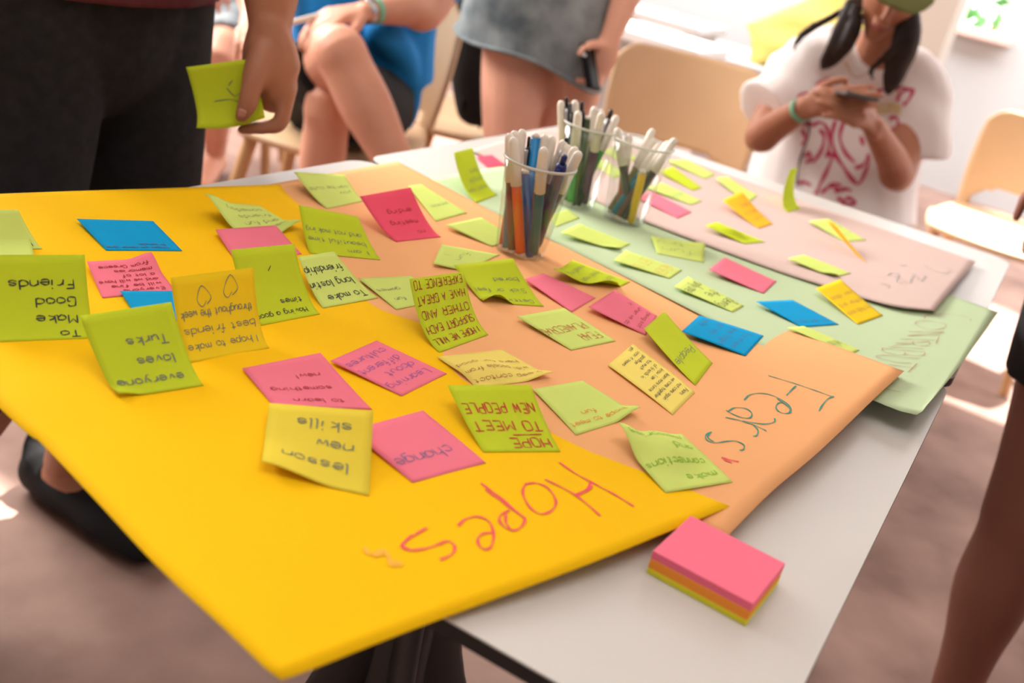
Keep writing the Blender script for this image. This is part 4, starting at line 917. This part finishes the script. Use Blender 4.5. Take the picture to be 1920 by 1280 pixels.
# ---- standing woman in a denim skirt with a phone
c3 = V((-.09, 2.50, 0)); p3 = empty('person', c3, 'person standing in a washed denim skirt holding a black phone', 'person')
h3 = D(1000, 40, 2.52)
RK3, LK3 = D(953, 300, 2.46), D(1048, 268, 2.56)
RH3, LH3 = V((-.165, 2.52, .90)), V((-.02, 2.55, .92))
wr3, hd3 = D(1146, 66, 2.44), D(1112, 120, 2.42); el3 = D(1196, -60, 2.50); sh3 = V((.13, 2.58, 1.36))
body = [tube([(V((-.09, 2.53, .90)), .135, .09), (V((-.08, 2.55, 1.08)), .12, .085), (V((-.07, 2.57, 1.28)), .15, .09), (V((-.06, 2.57, 1.38)), .09, .06)], 18, 4, flat=V((1, 0, 0))),
    tube([(V((-.06, 2.57, 1.34)), .05), (V((-.06, 2.55, 1.5)), .046)], 12, 3), *head_tubes(V((-.06, 2.53, 1.58)), V((.2, -1, -.3))),
    tube([(sh3 * .6 + V((-.06, 2.57, 1.36)) * .4, .05), (sh3, .045), (el3, .036), (el3.lerp(wr3, .5), .032), (wr3, .0245, .021)], 16, 5),
    tube([(V((-.16, 2.57, 1.35)), .05), (V((-.24, 2.58, 1.34)), .045), (V((-.30, 2.62, 1.10)), .036), (V((-.26, 2.5, .98)), .027)], 14, 4)]
body += arm_hand(V((-.26, 2.5, .98)), (.5, -.7, -.3), (-.3, -.3, .9), (.5, .6, .3), size=.9)
for Hh, Kk, kz in ((RH3, RK3, 0), (LH3, LK3, 1)):
    an = V((Kk.x + .0, Kk.y + .05, .09)); body += [tube([(Hh, .080), (Hh.lerp(Kk, .45), .080), (Hh.lerp(Kk, .75), .070), (Kk, .056), (Kk.lerp(an, .3), .054), (Kk.lerp(an, .65), .042), (an, .034)], 18, 5)] + foot_tubes(an, (.1, -1))
# hand wrapped round the phone
body += [tube([(wr3, .023, .02), (D(1137, 92, 2.43), .030, .018), (D(1128, 120, 2.43), .030, .016), (D(1126, 140, 2.435), .022, .014)], 12, 4, flat=RT),
    tube([(D(1128, 84, 2.42), .013), (D(1108, 84, 2.395), .011), (D(1094, 92, 2.385), .010), (D(1088, 101, 2.382), .008)], 10, 4),
    tube([(D(1134, 125, 2.44), .011), (D(1130, 148, 2.425), .0095), (D(1116, 160, 2.40), .0088), (D(1104, 156, 2.39), .0078)], 10, 4),
    tube([(D(1136, 115, 2.45), .011), (D(1120, 146, 2.445), .0095), (D(1098, 152, 2.425), .0088), (D(1082, 150, 2.415), .0075)], 10, 4),
    tube([(D(1130, 120, 2.46), .011), (D(1104, 142, 2.46), .0092), (D(1084, 143, 2.445), .0085), (D(1070, 143, 2.44), .0072)], 10, 4),
    tube([(D(1125, 128, 2.47), .010), (D(1100, 150, 2.47), .0085), (D(1076, 156, 2.455), .0075), (D(1066, 158, 2.45), .0068)], 10, 4)]
fuse('body', body, .0062, M_skin['rosy'], p3, it=3, origin=c3)
# skirt: flared tube with a visible lower hem, denim folds
G = []; prof = [(D(1042, -170, 2.55), .160, .125), (D(1030, -60, 2.54), .176, .130), (D(1016, 20, 2.53), .182, .137), (D(1000, 80, 2.525), .178, .142), (D(992, 108, 2.52), .176, .146)]
seg = 56; hv = []; hf = []
for q, (c, a, b) in enumerate(prof):
    for k in range(seg):
        t = 2 * math.pi * k / seg; wv = 1 + .02 * math.sin(5 * t + q) * q / 4
        hv.append(c + V((1, .12, 0)) * (a * wv * math.cos(t)) + V((-.12, 1, 0)) * (b * wv * math.sin(t)) + Z3 * (.030 * math.cos(t) * -1 * (q / 4) + .012 * math.sin(3 * t) * (q / 4)))
for q in range(len(prof) - 1):
    for k in range(seg): k2 = (k + 1) % seg; hf.append((q * seg + k, (q + 1) * seg + k, (q + 1) * seg + k2, q * seg + k2))
sk = mk('denim_skirt', hv, hf, M_denim, p3)
so = sk.modifiers.new('t', 'SOLIDIFY'); so.thickness = .004; sb = sk.modifiers.new('s', 'SUBSURF'); sb.levels = 1; sb.render_levels = 1
hl = prof[-1]; hem = [(hv[(len(prof) - 1) * seg + k] + Z3 * .004, .0045, .007) for k in list(range(seg)) + [0]]
mk('hem_seam', *tube(hem, 8, 1, flat=Z3, cap=False), M_denim, sk)
fuse('top', [tube([(V((-.08, 2.55, 1.02)), .14, .105), (V((-.07, 2.57, 1.26)), .165, .105), (V((-.06, 2.57, 1.38)), .11, .075)], 18, 4, flat=V((1, 0, 0)), cap=False)], .01, M_blacktex, p3, it=4, origin=c3)
mk('hair', *tube([(V((-.06, 2.56, 1.46)), .08, .05), (V((-.06, 2.57, 1.60)), .088, .09), (V((-.06, 2.55, 1.65)), .078, .09)], 16, 4, flat=V((1, 0, 0))), M_hair, p3)
ph = box_vf(D(1106, 126, 2.385), (.042, .017, .100), ((RT * .55 + FW * .83).normalized(), (RT * .83 - FW * .55).normalized(), (UP * .98 - RT * .15).normalized()), .004)
pho = empty('smartphone', D(1106, 126, 2.385), 'black phone held at the side of the denim skirt', 'phone'); mk('phone_body', *ph, M_phone, pho, False)
mk('camera_lens', *lathe(D(1096, 104, 2.366), [(.004, 0), (.004, .003), (.002, .0034)], 14, -FW), M_metal, pho)

# ---- seated woman with olive cap and phone
f4 = (V((0, 0, 0)) + V((-.12, -1, 0))).normalized(); c4 = V((.74, 2.82, 0)); R4 = V((1, -.12, 0)).normalized()
p4 = empty('person', c4, 'person in olive cap and off-white printed t-shirt looking at a phone', 'person')
hc = D(1681, -26, 2.62); hf4 = V((-.18, -.86, -.5)); ht = V((.10, -.28, .95))
s_r, s_l = D(1506, 122, 2.76), D(1722, 152, 2.76); e_r, e_l = D(1428, 252, 2.62), D(1686, 322, 2.62); w_r, w_l = D(1508, 203, 2.47), D(1638, 238, 2.46)
body = [tube([(V((.73, 2.86, .53)), .15, .11), (V((.715, 2.85, .70)), .135, .10), (V((.69, 2.81, .86)), .155, .095), (D(1616, 128, 2.76), .07, .045)], 18, 4, flat=R4),
    tube([(D(1632, 120, 2.74), .055), (D(1662, 45, 2.68), .046)], 12, 3), *head_tubes(hc, hf4, ht),
    tube([(D(1560, 128, 2.76), .055), (s_r, .048), (e_r, .040), (e_r.lerp(w_r, .3), .038), (w_r, .025, .021)], 14, 5), tube([(D(1690, 150, 2.76), .055), (s_l, .048), (e_l, .041), (e_l.lerp(w_l, .3), .038), (w_l, .026, .021)], 14, 5)]
for s_ in (-1, 1):
    Hh = c4 + R4 * s_ * .09 + Z3 * .505 + V((0, .03, 0)); Kk = c4 + R4 * s_ * .11 + f4 * .42 + Z3 * .475; an = Kk + V((0, .05, 0)); an.z = .09
    body += [tube([(Hh, .075), (Hh.lerp(Kk, .5), .068), (Kk, .054), (Kk.lerp(an, .35), .050), (an, .034)], 16, 4)] + foot_tubes(an, f4)
body += arm_hand(w_r, D(1590, 190, 2.42) - w_r, -FW * .75 - RT * .1 - UP * .4, UP, size=.92, curls=(.30, .22, .22, .26), r=.0088)
body += arm_hand(w_l, D(1585, 196, 2.41) - w_l, -FW * .8 + RT * .3 - UP * .3, UP, size=.95, curls=(.42, .30, .26, .3), r=.0088)
fuse('body', body, .0055, M_skin['tan'], p4, it=3, origin=c4)
tee = [tube([(V((.735, 2.79, .52)), .235, .20), (V((.72, 2.81, .64)), .215, .165), (V((.70, 2.82, .80)), .20, .125), (D(1610, 130, 2.765), .175, .09), (D(1630, 106, 2.75), .10, .082), (D(1642, 90, 2.735), .062, .058)], 24, 5, flat=R4, cap=False),
    tube([(D(1570, 122, 2.76), .075), (D(1506, 128, 2.74), .078), (s_r.lerp(e_r, .45), .080), (D(1428, 208, 2.66), .082)], 18, 4, cap=False),
    tube([(D(1680, 140, 2.77), .075), (D(1712, 155, 2.75), .078), (D(1722, 215, 2.72), .080), (D(1719, 296, 2.70), .082)], 18, 4, cap=False)]
ts = fuse('t_shirt', tee, .0075, M_tee, p4, it=5, origin=c4)
# puckered cloth
for v in ts.data.vertices:
    q = v.co; v.co = q + v.normal * .004 * math.sin(38 * q.x + 22 * q.z + 3 * math.sin(14 * q.z))
fuse('shorts', [tube([(c4 + Z3 * .56 + V((0, .03, 0)), .16, .11), (c4 + Z3 * .50 + V((0, .03, 0)), .16, .10)], 16, 3, flat=R4)] + [tube([(c4 + R4 * s_ * .09 + Z3 * .505 + V((0, .03, 0)), .085), (c4 + R4 * s_ * .105 + f4 * .26 + Z3 * .485, .080)], 16, 3, cap=False) for s_ in (-1, 1)], .009, M_blacktex, p4, it=4, origin=c4)
tb = bvh_of(ts); M_print = mat('pink_shirt_print', (.62, .06, .15), .8)
h5 = lambda *p: S3(1340, 0, 3.048, p)
trace('print_mark', [h5((575, 490), (620, 455), (650, 450), (640, 480)), h5((470, 575), (490, 540), (530, 530)), h5((1045, 580), (1065, 530), (1130, 515), (1110, 570), (1080, 600)), h5((1040, 520), (1060, 500), (1140, 520)), h5((930, 530), (950, 510), (985, 515)),
    h5((505, 720), (540, 700), (560, 720)), h5((560, 720), (600, 700), (640, 730), (655, 820), (640, 900)), h5((600, 740), (625, 780), (610, 860), (560, 930)), h5((690, 690), (670, 780), (690, 880), (740, 960), (800, 1040)), h5((740, 690), (715, 780), (745, 870), (800, 930)), h5((650, 870), (670, 900), (640, 980), (600, 1060), (575, 1110)),
    h5((680, 880), (720, 930), (770, 1010), (820, 1050), (860, 980), (885, 900)), h5((800, 960), (850, 940), (880, 880)), h5((835, 780), (850, 830), (845, 800)), h5((1000, 680), (1040, 670), (1050, 720), (1010, 740)), h5((515, 900), (540, 870), (550, 910), (520, 930)), h5((480, 1045), (520, 1040), (545, 1060)),
    h5((610, 1105), (650, 1070), (700, 1075), (690, 1100), (740, 1080), (780, 1090)), h5((650, 1065), (690, 1050), (720, 1060)), h5((700, 1130), (740, 1150), (760, 1130), (800, 1150), (790, 1165), (720, 1165)), h5((500, 740), (520, 790), (500, 830))], tb, .010, M_print, ts, .002, split=7)
trace('print_mark', [h5((900, 620), (950, 600), (1000, 600), (1070, 615)), h5((920, 640), (990, 630), (1060, 640))], tb, .014, mat('cream_shirt_print', (.80, .68, .36), .8), ts, .002, split=7)
trace('shirt_cord', [h5((540, 690), (535, 780), (500, 880), (480, 960), (470, 1060))], tb, .006, mat('brown_cord', (.12, .05, .05), .8), ts, .003)
trace('necklace', [h5((745, 350), (780, 420), (810, 440), (850, 430), (880, 410))], tb, .003, mat('gold_chain', (.65, .42, .10), .3, metal=.8), p4, .002)
# cap with peak, hair locks, lips, eyes
hu = (ht - hf4.normalized() * ht.dot(hf4.normalized())).normalized(); hfn = hf4.normalized(); hr = hfn.cross(hu)
fuse('cap', [tube([(hc + hu * .055 - hfn * .02, .088, .103), (hc + hu * .095 - hfn * .015, .078, .09), (hc + hu * .125 - hfn * .015, .045, .05)], 20, 4, flat=hr),
    tube([(hc + hu * .058 + hfn * .06, .082, .012), (hc + hu * .052 + hfn * .115, .074, .008), (hc + hu * .040 + hfn * .150, .050, .006)], 20, 4, flat=hr)], .005, M_cap, p4, it=2, origin=c4)
def strand(pts, r, sq=.55): return tube([(D(x, y, Y), r * .88 * k, r * .88 * k * sq) for (x, y, Y), k in zip(pts, (.8, 1.1, 1.15, 1, .8, .35)[:len(pts)] if len(pts) < 6 else (.8, 1.1, 1.15, 1, .8, .35))], 12, 5, flat=RT)
hair = [tube([(hc + hu * .05 - hfn * .045, .090, .075), (hc - hu * .02 - hfn * .06, .086, .060), (hc - hu * .08 - hfn * .06, .075, .045)], 18, 4, flat=hr),
    strand([(1600, 5, 2.63), (1592, 40, 2.62), (1578, 75, 2.62), (1562, 102, 2.63), (1550, 118, 2.64), (1541, 128, 2.645)], .030), strand([(1606, 10, 2.60), (1604, 50, 2.59), (1588, 85, 2.60), (1572, 105, 2.62), (1560, 118, 2.63), (1548, 126, 2.64)], .018),
    strand([(1585, 15, 2.68), (1560, 32, 2.69), (1530, 48, 2.70), (1505, 65, 2.69), (1493, 80, 2.68), (1488, 97, 2.67)], .012), strand([(1706, 20, 2.60), (1702, 60, 2.58), (1692, 100, 2.59), (1680, 130, 2.60), (1672, 155, 2.60), (1664, 174, 2.60)], .034),
    strand([(1698, 40, 2.57), (1684, 80, 2.57), (1660, 105, 2.58), (1642, 122, 2.60), (1632, 136, 2.61), (1645, 158, 2.60)], .011)]
fuse('hair', hair, .0055, M_hair, p4, it=2, origin=c4)
mk('lips', *tube([(hc - hu * .049 + hfn * .0985 - hr * .018, .003), (hc - hu * .050 + hfn * .1045, .0062), (hc - hu * .049 + hfn * .0985 + hr * .018, .003)], 10, 5), mat('lip_red', (.36, .10, .085), .6), p4)
for s_ in (-1, 1): mk('eye', *tube([(hc + hr * s_ * .022 + hu * .012 + hfn * .089, .005), (hc + hr * s_ * .042 + hu * .012 + hfn * .083, .004)], 8, 3), M_hair, p4)
band('wristband', w_r.lerp(e_r, .05), (e_r - w_r).normalized(), .027, .013, .002, M_wrist, p4)
po = empty('smartphone', D(1602, 180, 2.39), 'grey phone held in both hands by the person in the olive cap', 'phone')
pax = (RT * .95 - UP * .22 ).normalized(); pnr = (-FW * .25 + UP * .95); pnr = (pnr - pax * pnr.dot(pax)).normalized()
mk('phone_body', *box_vf(D(1602, 180, 2.39), (.075, .135, .009), (pax, pnr.cross(pax), pnr), .0035), mat('grey_phone_case', (.10, .09, .085), .3), po, False)
mk('screen', *box_vf(D(1602, 180, 2.39) + pnr * .0048, (.068, .125, .001), (pax, pnr.cross(pax), pnr)), mat('phone_screen', (.02, .02, .025), .1), po, False)

# ---- bare leg and dark shorts at the right frame edge
c5 = V((.86, 1.42, 0)); p5 = empty('person', c5, 'person in black shorts cut off by the right frame edge', 'person')
k5 = D(1915, 965, 1.42); hp5 = V((k5.x - .02, 1.44, .92)); an5 = V((k5.x + .03, 1.42, .09)); L5 = V((.17, -.02, 0))
body = []
for off in (V((0, 0, 0)), V((.10, -.13, 0))):
    H_, K_, A_ = hp5 + off, k5 + off, an5 + off
    body += [tube([(H_, .095), (H_.lerp(K_, .45), .080), (H_.lerp(K_, .8), .062), (K_, .056), (K_.lerp(A_, .12), .053), (K_.lerp(A_, .38), .058), (K_.lerp(A_, .7), .042), (A_, .036)], 18, 5)] + foot_tubes(A_, (.2, -1))
t5 = hp5 + V((.06, -.06, 0))
body += [tube([(t5, .15, .10), (t5 + V((0, 0, .2)), .13, .09), (t5 + V((0, 0, .38)), .16, .10), (t5 + V((0, 0, .5)), .09, .07)], 16, 4, flat=V((.3, -.95, 0))), tube([(t5 + V((0, 0, .46)), .055), (t5 + V((0, 0, .6)), .05)], 12, 3), *head_tubes(t5 + V((-.02, 0, .70)), V((-.9, .3, -.2)))]
for s_ in (-1, 1):
    sdv = V((.3, -.95, 0)) * s_
    body += [tube([(t5 + sdv * .08 + Z3 * .46, .055), (t5 + sdv * .19 + Z3 * .45, .05), (t5 + sdv * .25 + Z3 * .2, .042), (t5 + sdv * .25 + Z3 * .02, .03)], 14, 4)] + arm_hand(t5 + sdv * .25 + Z3 * .02, (0, 0, -1), sdv, V((-.9, .3, 0)))
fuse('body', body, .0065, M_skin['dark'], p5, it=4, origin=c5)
fuse('shorts', [tube([(t5 + Z3 * .06, .17, .13), (t5 - Z3 * .06, .17, .13)], 18, 3, flat=V((.3, -.95, 0)))] + [tube([(hp5 + o_, .11), ((hp5 + o_).lerp(k5 + o_, .35), .10), ((hp5 + o_).lerp(k5 + o_, .56), .094)], 18, 4, cap=False) for o_ in (V((0, 0, 0)), V((.10, -.13, 0)))], .009, M_blacktex, p5, it=4, origin=c5)
fuse('t_shirt', [tube([(t5 + Z3 * .05, .19, .14), (t5 + Z3 * .3, .18, .13), (t5 + Z3 * .5, .11, .08)], 18, 4, flat=V((.3, -.95, 0)), cap=False)], .01, M_blacktex, p5, it=4, origin=c5)

# ---- person seated far behind the hand, in denim shorts
c6 = V((-1.2, 3.55, 0)); p6 = empty('person', c6, 'person in denim shorts glimpsed behind the standing person in jeans', 'person')
k6 = D(408, 110, 3.15)
body = [tube([(c6 + Z3 * .53, .15, .11), (c6 + Z3 * .78, .14, .1), (c6 + Z3 * 1.0, .16, .1), (c6 + Z3 * 1.08, .09, .06)], 16, 4, flat=V((1, 0, 0))), tube([(c6 + Z3 * 1.04, .055), (c6 + Z3 * 1.2, .05)], 12, 3), *head_tubes(c6 + Z3 * 1.29, V((.2, -1, -.2)))]
for s_ in (0, -1):
    K_ = k6 + V((s_ * .2, 0, 0)); H_ = c6 + V((.09 + s_ * .18, 0, .53)); A_ = V((K_.x - .08, K_.y + .32, .09))
    body += [tube([(H_, .09), (H_.lerp(K_, .5), .08), (K_, .057), (K_.lerp(A_, .35), .055), (A_, .035)], 16, 4)] + foot_tubes(A_, (.1, -1))
for s_ in (-1, 1):
    body += [tube([(c6 + V((s_ * .08, 0, 1.04)), .055), (c6 + V((s_ * .18, 0, 1.03)), .05), (c6 + V((s_ * .22, -.1, .78)), .04), (c6 + V((s_ * .14, -.3, .68)), .03)], 12, 4)] + arm_hand(c6 + V((s_ * .14, -.3, .68)), (-.1 * s_, -1, -.1), (0, 0, 1), (-s_, 0, 0))
fuse('body', body, .008, M_skin['fair'], p6, it=4, origin=c6)
fuse('shorts', [tube([(c6 + Z3 * .57, .17, .13), (c6 + Z3 * .53, .17, .13)], 16, 3, flat=V((1, 0, 0)))] + [tube([(c6 + V((.09 + s_ * .18, 0, .53)), .105), ((c6 + V((.09 + s_ * .18, 0, .53))).lerp(k6 + V((s_ * .2, 0, 0)), .8), .095)], 16, 3, cap=False) for s_ in (0, -1)], .01, M_denim, p6, it=4, origin=c6)
fuse('t_shirt', [tube([(c6 + Z3 * .6, .19, .14), (c6 + Z3 * .95, .19, .125), (c6 + Z3 * 1.08, .11, .08)], 16, 4, flat=V((1, 0, 0)), cap=False)], .01, M_tee, p6, it=4, origin=c6)

# ------------------------------------------------------------------ bag and cushion
b6 = D(888, 130, 3.12)
bg_ = empty('handbag', V((b6.x, b6.y, .5)), 'black bag hanging on the chair beside the denim skirt', 'bag')
fuse('bag_body', [tube([(D(895, -30, 3.14), .05, .05), (D(893, 60, 3.14), .065, .055), (D(893, 140, 3.12), .075, .06), (D(900, 205, 3.10), .07, .05)], 16, 4, flat=RT)], .008, M_blacktex, bg_, it=4)
for k in range(6):
    q = D(868 + 9 * k, 186 + 8 * k, 3.06); mk('tassel', *tube([(q, .006), (q - Z3 * .035, .004)], 6, 2), M_blacktex, bg_)
mk('strap', *tube([(D(885, -20, 3.14), .006, .012), (D(880, -120, 3.2), .006, .012), (D(900, -150, 3.3), .006, .012), (D(905, -20, 3.16), .006, .012)], 10, 5), M_blacktex, bg_)
cq = wallpt(1478, 70, LB + .35)
N = 20; G = []
cz = lz + .20
ca = wallpt(1508, 80, LB + .3).dot(E1)
def cushion():
    vs = []; fs = []
    for sgn in (1, -1):
        k0 = len(vs)
        for j in range(N + 1):
            for i in range(N + 1):
                u, v = i / N * 2 - 1, j / N * 2 - 1
                edge = (1 - u ** 4) * (1 - v ** 4); pinch = 1 - .10 * (1 - abs(u)) * abs(v) - 0
                th = .12 * math.sqrt(max(0, edge)) + .012 * math.sin(7 * u + 5 * v) * edge
                X_ = u * .36 * (1 - .08 * (1 - v * v)); Y_ = v * .17 * (1 - .08 * (1 - u * u)) * (1 + .25 * u)
                vs.append(R(ca + X_ * .85 - Y_ * .53, LB + .30 + sgn * th + .10 * v, cz + Y_ * .85 + X_ * .53 + .05))
        for j in range(N):
            for i in range(N):
                q = (k0 + j * (N + 1) + i, k0 + j * (N + 1) + i + 1, k0 + (j + 1) * (N + 1) + i + 1, k0 + (j + 1) * (N + 1) + i); fs.append(q if sgn < 0 else q[::-1])
    return vs, fs
cu = mk('cushion', *cushion(), M_cush, None); tag(cu, 'soft yellow cushion leaning on the white ledge behind the seated woman', 'cushion')
